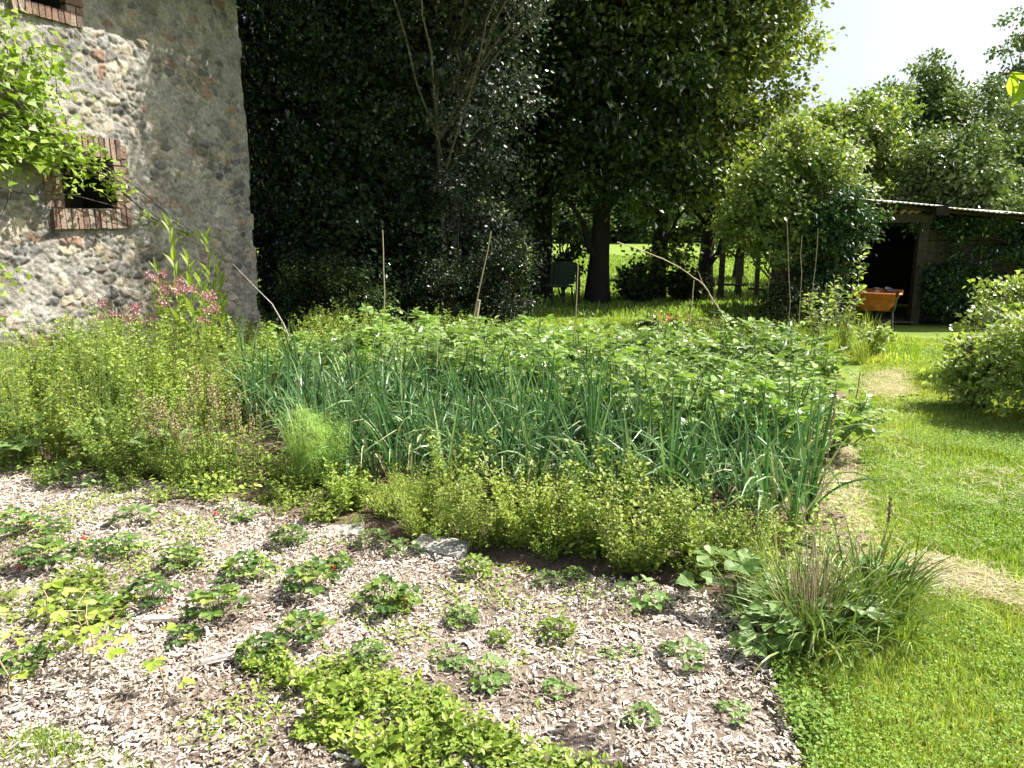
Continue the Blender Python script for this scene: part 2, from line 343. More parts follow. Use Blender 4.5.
# wood chips lying on the mulch bed
def chips(n, poly, lmin, lmax, seed=0):
    P = sample(poly, n, lambda x, y: .5 + .5 * (fbm(x, y, 2.5, 3, 5) > .36)); n = len(P)
    a = rng.random(n) * 2 * pi; L = lmin + (lmax - lmin) * rng.random(n) ** 2; W = L * rng.uniform(.14, .42, n); H = np.minimum(.004, L * .12)
    til = rng.normal(0, .28, n); rl = rng.normal(0, .35, n)
    ax = np.stack([np.cos(a) * np.cos(til), np.sin(a) * np.cos(til), np.sin(til)], 1); up = nrm(np.stack([rng.normal(0, .3, n), rng.normal(0, .3, n), np.ones(n)], 1))
    Xd, Yd, Zd = frames(ax, up)
    z = .028 + rng.random(n) * .02 + np.abs(np.sin(til)) * L * .4
    C = P + np.array([0, 0, 1.]) * z[:, None]
    q = np.array([(x, y, zz) for zz in (-1, 1) for y in (-1, 1) for x in (-1, 1)], float)
    qj = q[None] * (1 + rng.normal(0, .12, (n, 8, 3)))
    qj[:, :, 0] *= np.where(q[None, :, 1] > 0, rng.uniform(.3, 1, (n, 1)), 1)
    V = C[:, None] + qj[:, :, 0:1] * (W / 2)[:, None, None] * Xd[:, None] + qj[:, :, 1:2] * (L / 2)[:, None, None] * Yd[:, None] + qj[:, :, 2:3] * (H / 2)[:, None, None] * Zd[:, None]
    Fq = np.array([(4, 5, 7, 6), (0, 1, 5, 4), (2, 6, 7, 3), (0, 4, 6, 2), (1, 3, 7, 5)])
    F = (Fq[None] + (np.arange(n) * 8)[:, None, None]).reshape(-1, 4)
    g = G(); g.add(V.reshape(-1, 3), F, np.repeat(np.clip(rng.beta(1.7, 1.3, n) - .38 * np.clip((fbm(P[:, 0], P[:, 1], 3.5, 3, 41) - .52) * 6, 0, 1), 0, 1), 5)); return g
g1 = chips(120000, MULCH, .006, .026)
g2 = chips(9000, MULCH, .02, .048)
for k_, l_ in g2.f.items(): g1.f.setdefault(k_, []).extend([(a + g1.n, b, c, d) for a, b, c, d in l_])
g1.v += g2.v; g1.n += g2.n; g1.obj('wood_chips', 'chip', kind='stuff', label='pale shredded wood chips spread over the strawberry bed', category='wood chips')
# ------------------------------------------------------------------ stone building
WA = np.array([-3.36, 10.05, 0]); WT = -VX; WN = UX           # corner, direction towards the camera, outward normal
def wp(t, z, off=0.0): return WA + WT * t + WN * off + np.array([0, 0, z])
bld = thing('stone_building', 'old rubble stone farm building with brick framed openings, along the left side of the garden', 'building', tuple(WA))
def rel(V): return np.asarray(V) - WA
OPEN = [(2.17, 2.78, 1.71, 2.2), (2.52, 2.98, 3.5, 4.05)]      # t0, t1, z0, z1
res = .0135
ts = np.arange(0, 5.2, res); zs = np.arange(-.1, 4.6, res); T, Zz = np.meshgrid(ts, zs)
wx = T + (fbm(T, Zz, 3, 3) - .5) * .12; wz = Zz + (fbm(T, Zz, 3, 3, 4) - .5) * .1
cw, ch = .18, .09
ci = np.floor(wx / cw).astype(int); cj = np.floor(wz / ch).astype(int)
d1 = np.full(T.shape, 9.); d2 = d1.copy(); sid = np.zeros(T.shape, int)
r3 = np.random.default_rng(5); J = r3.random((3, 512, 512))
for di in (-2, -1, 0, 1, 2):
    for dj in (-2, -1, 0, 1, 2):
        a, b = ci + di, cj + dj; ja, jb = a & 511, b & 511
        sx = (a + .5 + (J[0, ja, jb] - .5) * .95 + .5 * (b & 1)) * cw; sz = (b + .5 + (J[1, ja, jb] - .5) * .6) * ch
        asp = .75 + .7 * J[2, ja, jb]; d = np.hypot((wx - sx) / asp / 1.5, (wz - sz)) / (.75 + .5 * J[0, jb, ja])
        closer = d < d1; d2 = np.where(closer, d1, np.minimum(d2, d)); d1 = np.where(closer, d, d1); sid = np.where(closer, ja * 512 + jb, sid)
edge = np.clip((d2 - d1) / .028, 0, 1); edge = edge * edge * (3 - 2 * edge)
hs = np.random.default_rng(8).random((4, 512 * 512))
mort = fbm(T, Zz, 2.2, 4, 9); rough = fbm(T, Zz, 14, 4, 2); fine = fbm(T, Zz, 45, 2, 6)
cover = np.clip((mort - .46) * 6, 0, 1) * .8                # mortar smeared over the stones
st = edge * (1 - cover)
hgt = st * (.007 + .016 * hs[0][sid]) + (rough - .5) * .04 + (fine - .5) * .02 + (fbm(T, Zz, 1.1, 2, 7) - .5) * .05
pal = np.array([(.27, .245, .21), (.36, .31, .23), (.15, .145, .14), (.22, .2, .185), (.33, .29, .24), (.4, .35, .27), (.25, .17, .125), (.18, .175, .175)])
pi_ = np.searchsorted(np.cumsum([.22, .14, .15, .16, .12, .08, .07, .06]), hs[1][sid]).clip(0, 7)
scol = pal[pi_] * (.75 + .5 * hs[2][sid])[..., None]
mcol = np.array((.32, .31, .275)) * (.7 + .6 * fbm(T, Zz, 6, 4, 12))[..., None]
ccol = mcol * (1 - st[..., None]) + scol * st[..., None]
lich = np.clip((fbm(T, Zz, 8, 4, 21) - .6) * 8, 0, 1)[..., None]; ccol = ccol * (1 - .5 * lich) + np.array((.42, .42, .38)) * .5 * lich
dk = np.clip((fbm(T, Zz, 4, 4, 31) - .58) * 8, 0, 1)[..., None]; ccol = ccol * (1 - .35 * dk)
ccol *= .85 * (.65 + .7 * fine)[..., None]
hgt *= np.clip(T / .12, .2, 1)
cornerj = (hs[3][(np.floor(Zz / .21).astype(int) & 511)] - .5) * .055 + (fbm(Zz, T, 6, 3) - .5) * .04
tt = T + np.clip(1 - T / .25, 0, 1) * cornerj
Pw = WT[None, None] * tt[..., None] + WN[None, None] * hgt[..., None]; Pw[..., 2] += Zz
keep = np.ones(T.shape, bool)
for (a0, a1, b0, b1) in OPEN: keep &= ~((T > a0) & (T < a1) & (Zz > b0) & (Zz < b1))
q = keep[:-1, :-1] & keep[1:, :-1] & keep[:-1, 1:] & keep[1:, 1:]
jj, ii = np.nonzero(q); nx = T.shape[1]; F = np.stack([jj * nx + ii, (jj + 1) * nx + ii, (jj + 1) * nx + ii + 1, jj * nx + ii + 1], 1)
# far end of the wall nearer the camera and the gable ends: plain sheets of the same rubble
gw = G(); gw.add(Pw.reshape(-1, 3), F, .5, 0, True)
def sheet(p0, p1, z0, z1):
    p0, p1 = np.asarray(p0), np.asarray(p1); n = max(2, int(np.linalg.norm(p1 - p0) / .15)); m_ = 30
    V = [p0 + (p1 - p0) * i / n + np.array([0, 0, z0 + (z1 - z0) * j / m_]) for j in range(m_ + 1) for i in range(n + 1)]
    V = np.array(V); nn = np.cross(nrm(p1 - p0), [0, 0, 1]); V += nn * ((fbm(V[:, 0] + V[:, 1], V[:, 2], 5) - .5) * .06)[:, None]
    gw.add(V, [(j * (n + 1) + i, j * (n + 1) + i + 1, (j + 1) * (n + 1) + i + 1, (j + 1) * (n + 1) + i) for j in range(m_) for i in range(n)], .5, 0, True)
z3 = np.zeros(3)
nv0 = gw.n
sheet(WT * 5.19, WT * 12, -.1, 4.6); sheet(WN * -.02, WN * -5.5, -.1, 4.6); sheet(WT * 12, WT * 12 - WN * 5.5, -.1, 4.6); sheet(WN * -5.5, WN * -5.5 + WT * 12, -.1, 7.9)
for t_ in (0.02, 11.98): gw.add([WT * t_ + [0, 0, 4.55], WT * t_ - WN * 5.5 + [0, 0, 4.55], WT * t_ - WN * 5.5 + [0, 0, 7.95]], [(0, 1, 2)], .5)
m, n, l = newmat('rubble_wall')
ca = N(n, 'ShaderNodeAttribute', attribute_name='stone_colour'); tc = N(n, 'ShaderNodeTexCoord'); nz = N(n, 'ShaderNodeTexNoise'); setin(nz, Scale=90., Detail=6.); l.new(tc.outputs['Object'], nz.inputs[0])
c = mixc(n, l, 1., ca.outputs['Color'], ramp(n, l, nz.outputs[0], [(.3, (.65, .65, .65)), (.7, (1.3, 1.3, 1.3))]), 'MULTIPLY')
p = N(n, 'ShaderNodeBsdfPrincipled'); l.new(c, p.inputs['Base Color']); p.inputs['Roughness'].default_value = .95; p.inputs['Specular IOR Level'].default_value = .15
bu = N(n, 'ShaderNodeBump'); bu.inputs['Strength'].default_value = .8; bu.inputs['Distance'].default_value = .012; l.new(nz.outputs[0], bu.inputs['Height']); l.new(bu.outputs[0], p.inputs['Normal'])
l.new(p.outputs[0], N(n, 'ShaderNodeOutputMaterial').inputs[0]); M['rubble'] = m
wall = gw.obj('wall', 'rubble', bld)
cc = np.ones((gw.n, 4)); cc[:nv0, :3] = ccol.reshape(-1, 3)
vv = np.concatenate(gw.v)[nv0:]; kk = np.floor((vv[:, 0] + vv[:, 1]) / .3).astype(int) * 37 + np.floor(vv[:, 2] / .15).astype(int)
cc[nv0:, :3] = pal[kk % 8] * .5 + np.array((.34, .31, .27)) * .5
ca_ = wall.data.color_attributes.new('stone_colour', 'FLOAT_COLOR', 'POINT'); ca_.data.foreach_set('color', cc.astype(np.float32).ravel())
M['brick'] = varmat('old_brick', [(.12, .085, .07), (.2, .125, .095), (.26, .18, .14), (.27, .235, .19)], .9, .7, 70)
M['void'] = varmat('dark_interior', [(.03, .026, .022)], .9)  # shade inside the wall openings, painted as a near-black lining
M['plank'] = varmat('weathered_plank', [(.022, .016, .012), (.04, .03, .022), (.07, .052, .038)], .9, .5, 20)
M['tilered'] = varmat('clay_tile', [(.25, .12, .07), (.36, .19, .12), (.3, .22, .17)], .9, .5, 30)
def brickwall_ax(): return [WT, -WN, np.array([0, 0, 1.])]
def opening(a0, a1, b0, b1, sill=.2, jamb=.2, left=True):
    wdw = bpy.data.objects.new('window', None); COL.objects.link(wdw); wdw.parent = bld; wdw.location = tuple(rel(wp((a0 + a1) / 2, b0)))
    o0 = wp((a0 + a1) / 2, b0); 
    def L(t, z, off): return wp(t, z, off) - o0
    ax = brickwall_ax()
    for side, t in ((0, a0), (1, a1)):                    # jamb bricks, alternate headers and stretchers
        gb = G(); z = b0 + .002; k = 0
        while z < b1 + .12:
            ln = (jamb if k % 2 else jamb * .52) / 2; c_ = t - ln if side == 0 else t + ln
            box(gb, L(c_, z + .031, -.03), (ln - .005, .06, .029), ax, rng.random(), 0, .002)
            if k % 2 == 0: box(gb, L(t - jamb * .78 if side == 0 else t + jamb * .78, z + .031, -.035), (jamb * .2, .06, .029), ax, rng.random(), 0, .002)
            z += .071; k += 1
        gb.obj('brick_jamb', 'brick', wdw)
    gs = G(); t = a0 - .12
    while t < a1 + .14: box(gs, L(t, b0 - sill / 2 - .002, -.02), (.028, .07, sill / 2 - .006), ax, rng.random(), 0, .003); t += .066
    gs.obj('brick_sill', 'brick', wdw)
    gl = G(); t = a0 - .08
    while t < a1 + .1: box(gl, L(t, b1 + .1 + .0, -.03), (.027, .07, .095), ax, rng.random(), 0, .003); t += .066
    gl.obj('lintel', 'brick', wdw)
    gr = G()                                              # reveal boxing; its near-black colour stands in for the unlit inside
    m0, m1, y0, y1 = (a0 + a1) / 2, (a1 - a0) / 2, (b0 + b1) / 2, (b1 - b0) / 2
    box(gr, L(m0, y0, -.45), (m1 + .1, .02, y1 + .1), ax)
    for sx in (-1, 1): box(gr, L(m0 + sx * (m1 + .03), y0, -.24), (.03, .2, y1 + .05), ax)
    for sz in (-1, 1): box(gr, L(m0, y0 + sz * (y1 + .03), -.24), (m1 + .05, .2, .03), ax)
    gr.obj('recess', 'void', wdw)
opening(*OPEN[0]); opening(*OPEN[1], sill=.12)
gr = G(); ax = [WT, WN, np.array([0, 0, 1.])]             # roof: one slope falling towards the garden
tlt = R(34); na = [WT, nrm(WN * cos(tlt) - np.array([0, 0, sin(tlt)])), nrm(WN * sin(tlt) + np.array([0, 0, cos(tlt)]))]
for k in range(18):
    c0 = np.array([0, 0, 4.52]) + WN * .64
    for j in range(30):
        cpos = c0 + WT * (-.25 + j * .43 + .2) - na[1] * (.17 + k * .3) + na[2] * (.012 * (k % 2) + rng.normal(0, .004))
        box(gr, cpos, (.213, .19, .012), na, rng.random())
gr.obj('roof', 'tilered', bld)
gf = G(); box(gf, WT * 6 + WN * .58 + np.array([0, 0, 4.47]), (6.2, .03, .05), ax); gf.obj('eave_board', 'plank', bld)
gg = G(); pk = -na[1] * 7.2; box(gg, np.array([0, 0, 4.5]) + WN * .62 + pk / 2 * 1.0 + WT * 6 - na[2] * .03, (6.2, 3.65, .012), na); gg.obj('roof_boarding', 'plank', bld)
# gable back wall top fill is hidden behind the roof boarding
# ------------------------------------------------------------------ trees
def ellip_clusters(cr, n, shell=.62):
    cr = np.asarray(cr, float); wgt = cr[:, 3] * cr[:, 4] + cr[:, 4] * cr[:, 5]; wgt /= wgt.sum(); k = rng.choice(len(cr), n, p=wgt)
    d = nrm(rng.normal(size=(n, 3))); r = shell + (1.03 - shell) * rng.random(n) ** .7
    r *= 1 + (vnoise(d[:, 0] * 3 + k, d[:, 2] * 3 + d[:, 1] * 2, 1.3, 3) - .5) * .45
    return cr[k, :3] + d * r[:, None] * cr[k, 3:6], d
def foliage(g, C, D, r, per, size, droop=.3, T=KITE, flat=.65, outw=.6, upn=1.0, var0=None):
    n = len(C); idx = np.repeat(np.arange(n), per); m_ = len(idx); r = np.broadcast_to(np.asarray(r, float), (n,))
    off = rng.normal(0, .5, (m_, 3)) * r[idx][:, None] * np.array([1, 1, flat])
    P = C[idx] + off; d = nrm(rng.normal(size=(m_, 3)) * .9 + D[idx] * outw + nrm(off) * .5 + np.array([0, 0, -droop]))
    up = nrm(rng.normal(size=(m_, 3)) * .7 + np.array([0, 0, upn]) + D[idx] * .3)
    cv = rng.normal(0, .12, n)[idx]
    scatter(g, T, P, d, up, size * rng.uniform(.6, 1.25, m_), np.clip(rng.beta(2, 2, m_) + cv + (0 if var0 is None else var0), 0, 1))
def tree(name, label, loc, crown, trunk_r, leaf, bark, ncl, per, size, cr=.45, limbs=16, lean=(0, 0), group=None, T=KITE, droop=.3, cat='tree', shell=.62, trunks=1, core=0, **kw):
    t = thing(name, label, cat, loc, 0, group); crown = np.asarray(crown, float)
    top = crown[:, 2].max() + .3 * crown[:, 5].max(); gt = G(); gb = G()
    C, D = ellip_clusters(crown, ncl, shell); ok = C[:, 2] > .05; C, D = C[ok], D[ok]
    for q in range(trunks):
        a = 2 * pi * q / max(1, trunks); o = np.array([cos(a), sin(a), 0]) * (trunk_r * 1.3 if trunks > 1 else 0)
        pts = [(o[0] * (1 + 2.2 * u) + lean[0] * u * u * top + .12 * sin(3 * u + q) * (top * .1), o[1] * (1 + 2.2 * u) + lean[1] * u * u * top + .1 * sin(4 * u + 1 + q) * (top * .1), u * top - .1 * (1 - u)) for u in np.linspace(0, 1, 12)]
        pts = np.array(pts); u = np.linspace(0, 1, 12); rad = trunk_r * (1 - .85 * u) * (1 + .5 * np.exp(-u * 14))
        tube(gt, pts, rad, 9)
        for k in rng.choice(len(C), min(limbs, len(C)), replace=False):
            c_ = C[k] * .93 + np.array([0, 0, C[k][2]]) * 0; h = np.clip(c_[2] * rng.uniform(.5, .8), top * .12, top * .9); i = int(h / top * 11)
            tube(gb, curve3(pts[i], c_, .12, 6, .04), np.linspace(max(rad[i] * .45, .02), .008, 6), 5)
    gt.obj('trunk', bark, t)
    if limbs: gb.obj('branches', bark, t)
    gc = G()
    if core: C2, D2 = ellip_clusters(crown, core, .1); C2 = crown[0, :3] * 0 + C2; foliage(gc, (C2 - crown[:, :3].mean(0)) * .66 + crown[:, :3].mean(0), D2, cr * .7, 26, size * 2.2, droop, T)
    foliage(gc, C, D, cr * rng.uniform(.6, 1.25, len(C)), per, size, droop, T, **kw); gc.obj('crown', leaf, t)
    return t
GD = 'dark trees between the garden and the meadow'
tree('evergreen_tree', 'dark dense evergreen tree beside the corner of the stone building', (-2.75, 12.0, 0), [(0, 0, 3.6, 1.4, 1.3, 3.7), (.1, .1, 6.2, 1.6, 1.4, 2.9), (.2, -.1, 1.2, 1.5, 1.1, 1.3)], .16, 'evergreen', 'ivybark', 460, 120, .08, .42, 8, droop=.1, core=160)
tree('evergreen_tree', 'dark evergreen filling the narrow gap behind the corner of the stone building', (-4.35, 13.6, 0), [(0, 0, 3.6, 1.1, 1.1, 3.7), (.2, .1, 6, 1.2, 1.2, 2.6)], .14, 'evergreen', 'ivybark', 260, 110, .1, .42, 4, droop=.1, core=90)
tree('evergreen_tree', 'grey green small leaved tree with thin leaning stems, behind the tall upright cane', (-1.05, 12.3, 0), [(0, 0, 4.3, 1.5, 1.3, 2.9), (.5, -.2, 6.3, 1.5, 1.3, 2.2), (.2, -1.7, 6.3, 1.6, 1.1, 1.4), (1.7, -1.4, 6.9, 1.5, 1.1, 1.4), (-.3, .6, 1.4, 1.6, .7, 1.5)], .045, 'silver', 'palebark', 560, 120, .072, .4, 10, droop=.1, trunks=4, core=160)  # two high front lobes, out of view, added to shade the wall corner
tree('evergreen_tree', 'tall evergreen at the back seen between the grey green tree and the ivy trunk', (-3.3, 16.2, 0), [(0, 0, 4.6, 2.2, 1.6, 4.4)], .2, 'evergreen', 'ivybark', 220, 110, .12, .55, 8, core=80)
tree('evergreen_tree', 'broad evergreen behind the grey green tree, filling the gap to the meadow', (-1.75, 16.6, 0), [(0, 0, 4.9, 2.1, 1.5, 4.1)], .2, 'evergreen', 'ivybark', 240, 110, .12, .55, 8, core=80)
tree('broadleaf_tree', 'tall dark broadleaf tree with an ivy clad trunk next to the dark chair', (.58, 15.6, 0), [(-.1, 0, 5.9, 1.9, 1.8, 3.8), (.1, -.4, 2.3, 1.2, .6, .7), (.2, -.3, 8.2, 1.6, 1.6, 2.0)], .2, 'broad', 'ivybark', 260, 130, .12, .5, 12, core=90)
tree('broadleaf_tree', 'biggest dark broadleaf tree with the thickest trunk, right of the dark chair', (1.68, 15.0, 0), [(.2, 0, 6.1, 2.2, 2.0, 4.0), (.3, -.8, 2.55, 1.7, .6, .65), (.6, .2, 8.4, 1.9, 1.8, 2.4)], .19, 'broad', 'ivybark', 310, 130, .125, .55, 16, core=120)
tree('broadleaf_tree', 'dark broadleaf tree with low leafy shoots around its foot, behind the curved stick', (2.95, 15.6, 0), [(.1, 0, 5.9, 2.1, 1.8, 3.6), (.6, -.3, 7.6, 1.7, 1.6, 2.3), (0, -.2, .7, .4, .3, .6), (0, -.9, 2.6, 1.5, .5, .8)], .16, 'broadlit', 'ivybark', 290, 130, .12, .5, 16, core=90, var0=.2)  # var0 lifts the leaf tone to stand in for sunlight
tree('broadleaf_tree', 'dark broadleaf tree with sunlit outer leaves against the sky, left of the fence posts', (4.0, 15.9, 0), [(.2, 0, 4.6, 1.35, 1.5, 2.9), (.55, 0, 6.7, 1.3, 1.5, 2.6)], .15, 'broadlit', 'ivybark', 230, 130, .115, .45, 16, core=50, var0=.2)  # sunlight on this crown painted in by paler leaves and var0
tree('bush', 'dark rounded bush at the foot of the trees, left of the dark chair', (-.08, 11.6, 0), [(0, 0, .6, .62, .5, .75)], .03, 'evergreen', 'ivybark', 70, 130, .05, .22, 10, cat='bush', trunks=3)
tree('bush', 'low dark bush under the grey green tree, behind the leaning cane', (-.95, 11.3, 0), [(0, 0, .45, .75, .4, .55)], .025, 'evergreen', 'ivybark', 60, 120, .045, .22, 8, cat='bush', trunks=3)
tree('bush', 'low dark bush by the corner of the stone building, behind the grey stick', (-2.5, 10.6, 0), [(0, 0, .45, .8, .4, .55)], .025, 'broad', 'ivybark', 60, 120, .05, .22, 8, cat='bush', trunks=3)
tree('elder_bush', 'tall pale green elder bush left of the wooden shed', (4.2, 11.9, 0), [(0, 0, 1.7, .8, .7, .8), (.5, .2, 2.5, .6, .6, .5), (-.35, 0, 2.25, .45, .45, .35), (-.75, -.1, 1.45, .4, .4, .35), (.1, 0, 2.7, .35, .35, .3), (.8, 0, 2.0, .4, .4, .5), (-.2, -.3, 1.2, .5, .4, .4)], .05, 'elder', 'palebark', 100, 115, .08, .27, 16, core=20, cat='bush', trunks=4, shell=.4)
tree('climbing_plant', 'dark glossy climber hanging over the left end of the shed roof', (4.82, 11.35, 0), [(.0, 0, 1.65, .48, .3, .5), (-.15, .05, 1.0, .35, .25, .7)], .03, 'climber', 'palebark', 75, 110, .07, .2, 8, cat='climber', trunks=3, shell=.2, droop=.8)
tree('bush', 'leafy undergrowth at the foot of the elder bush beside the fence', (4.1, 11.0, 0), [(0, 0, .35, .55, .35, .4)], .02, 'broad', 'palebark', 45, 90, .06, .2, 8, cat='bush', trunks=3)
GT = 'trees behind the shed'
for k, (X_, Y_, h, r_, lb) in enumerate([(7.0, 17, 4.2, 1.5, 'light green tree rising just behind the elder bush'), (10.4, 20, 5.5, 1.9, 'mid green rounded tree, highest one behind the open shed door'), (9.0, 15.8, 3.3, 1.5, 'low leafy tree directly above the tin roof of the shed'),
        (12.9, 19, 4.4, 2.1, 'broad tree above the right end of the shed roof'), (15.5, 21, 4.6, 2.2, 'dark green tree at the right edge below the sparse tall tree'), (6.2, 21, 4.6, 1.6, 'tree seen low in the gap between the dark trees and the elder bush'), (11.4, 16.2, 3.0, 1.4, 'bushy low tree behind the plank wall of the shed')]):
    tree('broadleaf_tree', lb, (X_, Y_, 0), [(0, 0, h * .5, r_ * .75, r_ * .6, h * .42)] + [(r_ * rng.uniform(-.75, .75), r_ * rng.uniform(-.4, .2), h * rng.uniform(.4, .9), r_ * rng.uniform(.25, .5), r_ * .4, h * rng.uniform(.1, .18)) for _ in range(8)], .13, 'fartree' if k not in (0, 5) else 'elder', 'bark', 230, 100, .105, .32, 14, core=40, group=GT, shell=.5)
sp = tree('sparse_tree', 'tall thin open tree against the sky at the right edge, carrying a dark mistletoe ball', (14.0, 22, 0), [(0, 0, 6.2, 1.1, .8, 1.3), (-.3, 0, 4.6, 1.1, .8, 1.0), (.5, 0, 3.2, 1.4, .8, 1.4)], .12, 'fartree', 'bark', 120, 80, .11, .34, 40, shell=.3)
gm = G(); C, D = ellip_clusters([(0, 0, 0, .28, .28, .26)], 40, .2); foliage(gm, C, D, .1, 60, .05); mb = gm.obj('mistletoe', 'evergreen'); mb.location = (14.3, 21.6, 5.75)
tagset(mb, 'dark round mistletoe ball hanging in the sparse tree', 'mistletoe')
# far treeline behind the meadow
far = []
for v_ in range(3):
    far.append(tree('far_tree', 'far', (0, 0, 0), [(0, 0, 4.4, 3.2, 2.2, 4.2), (1.6, 0, 5.6, 2.2, 2, 2.8), (-1.7, 0, 4.2, 2.2, 2, 3.4)], .3, 'fartree', 'bark', 150, 60, .38, 1.0, 0))
k = 0
for x_ in np.arange(-58, 92, 5.2):
    y_ = 66 + 10 * sin(x_ * .7) + abs(x_) * .08; sc = rng.uniform(.7, 1.05)
    dup(far[k % 3], (x_, y_, -.2), rng.random() * 6.28, sc, 'green tree in the far line closing off the meadow', 'trees in the far line beyond the meadow'); k += 1
for x_ in np.arange(-30, 44, 3.1):
    dup(far[k % 3], (x_ + rng.normal(0, .4), 57 + 2 * sin(x_), -.6), rng.random() * 6.28, (.75, .75, rng.uniform(.5, .62)), 'low tree in the hedge line closing the meadow behind the dark trunks', 'hedge trees at the back of the meadow'); k += 1
for f_ in far: drop(f_)
# ------------------------------------------------------------------ shed
SX0, SX1, SY0, SY1 = 4.95, 9.6, 12.0, 14.6
shed = thing('wooden_shed', 'low open fronted plank shed with a tin roof at the end of the grass path', 'shed', (SX0, SY0, 0))
def sl(x, y, z): return np.array([x - SX0, y - SY0, z])
def planks(g, x0, x1, y, z0, z1, hw=.09, horizontal=True, ax_y=False):
    z = z0
    while z < z1:
        c_ = sl((x0 + x1) / 2, y, z + hw) if not ax_y else sl(y, (x0 + x1) / 2, z + hw)
        s_ = ((x1 - x0) / 2, .011, hw + (.003 if y != SY0 else -.003)); A = [[1, 0, 0], [0, 1, 0], [0, 0, 1]] if not ax_y else [[0, 1, 0], [1, 0, 0], [0, 0, 1]]
        box(g, c_ + np.array([0, 0, 0]), s_, A, rng.random(), 0, .002); z += hw * 2
zr = lambda x: 1.93 - .09 * (x - SX0)                    # eaves height along the front
g = G(); planks(g, 6.42, SX1, SY0, .02, 1.38); g.obj('plank_wall', 'plank', shed)
g = G(); planks(g, SX0, SX1, SY1, .02, 1.45); g.obj('plank_wall', 'plank', shed)
g = G(); planks(g, SY0, SY1, SX0, .02, 1.7, ax_y=True); g.obj('plank_wall', 'plank', shed)
g = G(); planks(g, SY0, SY1, SX1, .02, 1.4, ax_y=True); g.obj('plank_wall', 'plank', shed)
for x_, w_ in ((6.34, .07), (SX0 + .02, .06), (SX1, .06), (8.1, .05)):
    g = G(); box(g, sl(x_, SY0 - .03, .8), (w_, .05, .84), None, .8, 0, .004); g.obj('post', 'plank', shed)
g = G(); box(g, sl(5.65, SY0 - .05, 1.62), (.78, .06, .065), None, 1, 0, .006); box(g, sl(8.1, SY0 - .05, 1.5), (1.5, .05, .04), None, .3, 0, .006); g.obj('beam', 'plank', shed)
g = G(); box(g, sl(6.42, SY0 - .1, 1.74), (.1, .3, .07), None, .2, 0, .004); g.obj('rafter_end', 'plank', shed)
M['tin'] = varmat('weathered_tin', [(.5, .47, .44), (.62, .6, .57), (.38, .26, .2)], .5, .2, 12, .5)
sl_b = .05
def tin(x0, x1, dz, y0=SY0 - .42, dep=3.3, va=.4):
    g = G(); n = int((x1 - x0) / .019); xs_ = np.linspace(x0, x1, n); V = []
    for yy, th in ((y0, 0), (y0 + dep, 0)):
        for s_ in (0, -.004):
            for i, x_ in enumerate(xs_): V.append(sl(x_, yy, zr(x_) + dz + sl_b * (yy - SY0) + .009 * sin(i * 2 * pi / 4) + s_))
    F = []
    for i in range(n - 1):
        F += [(i, i + 1, 2 * n + i + 1, 2 * n + i), (n + i, 3 * n + i, 3 * n + i + 1, n + i + 1), (i, n + i, n + i + 1, i + 1), (2 * n + i, 2 * n + i + 1, 3 * n + i + 1, 3 * n + i)]
    g.add(V, F, va, 0, True); return g.obj('roof_sheet', 'tin', shed)
x_ = SX0 - .15; k = 0
while x_ < SX1:
    tin(x_, x_ + .9, .02 * (k % 2) + rng.normal(0, .006), SY0 - .42 + rng.uniform(-.07, .07), va=[.3, .5, .9, .35, .6][k % 5]); x_ += .84; k += 1
for yy in (SY0 - .2, SY0 + 1.2, SY1 - .1):
    g = G(); xs_ = np.linspace(SX0 - .1, SX1 + .1, 8); tube(g, [sl(x_, yy, zr(x_) + sl_b * (yy - SY0) - .05) for x_ in xs_], .03, 6, .5); g.obj('purlin', 'plank', shed)
g = G()                                                   # broken tiles and rubble laid on the beam under the roof
for k in range(9): box(g, sl(5.15 + k * .13 + rng.normal(0, .02), SY0 - .06 + rng.normal(0, .02), 1.72), (.05, .08, .022), [[cos(a_ := rng.normal(0, .3)), 0, sin(a_)], [0, 1, 0], [-sin(a_), 0, cos(a_)]], rng.random(), 0, .004)
g.obj('loose_tiles', 'tilered', shed)
g = G(); box(g, sl(5.65, SY0 + .9, .02), (.7, 1.0, .012)); g.obj('earth_floor', 'soil', shed)
# wheelbarrow standing in the doorway
wb = thing('wheelbarrow', 'orange wheelbarrow parked in the dark doorway of the shed', 'wheelbarrow', (5.55, 11.6, 0), R(152))
M['orange'] = varmat('orange_plastic', [(.45, .12, .025), (.6, .19, .045)], .55, .1, 9, .4)
M['steel'] = varmat('dark_steel', [(.08, .08, .08), (.14, .13, .12)], .5, 0, 20, .5)
M['rubber'] = varmat('rubber', [(.025, .025, .025)], .8)
M['grey'] = varmat('grey_plastic', [(.2, .2, .2), (.38, .38, .38), (.5, .5, .5)], .5, 0, 20, .5)
g = G()
def ring(wx_, wy0, wy1, z, r=.06, n=6):
    P = []
    for (cx_, cy_, a0) in ((wx_ - r, wy1 - r, 0), (-wx_ + r, wy1 - r, pi / 2), (-wx_ + r, wy0 + r, pi), (wx_ - r, wy0 + r, 1.5 * pi)):
        for i in range(n): a = a0 + pi / 2 * i / (n - 1); P.append((cx_ + r * cos(a), cy_ + r * sin(a), z))
    return P
R_ = [ring(.2, -.16, .3, .27), ring(.27, -.26, .36, .38), ring(.33, -.36, .42, .52), ring(.36, -.39, .45, .525), ring(.355, -.385, .445, .545), ring(.315, -.345, .405, .545), ring(.255, -.25, .35, .4), ring(.185, -.15, .29, .29)]
nn = len(R_[0]); V = [p_ for r_ in R_ for p_ in r_]
F = [(a * nn + i, a * nn + (i + 1) % nn, (a + 1) * nn + (i + 1) % nn, (a + 1) * nn + i) for a in range(len(R_) - 1) for i in range(nn)]
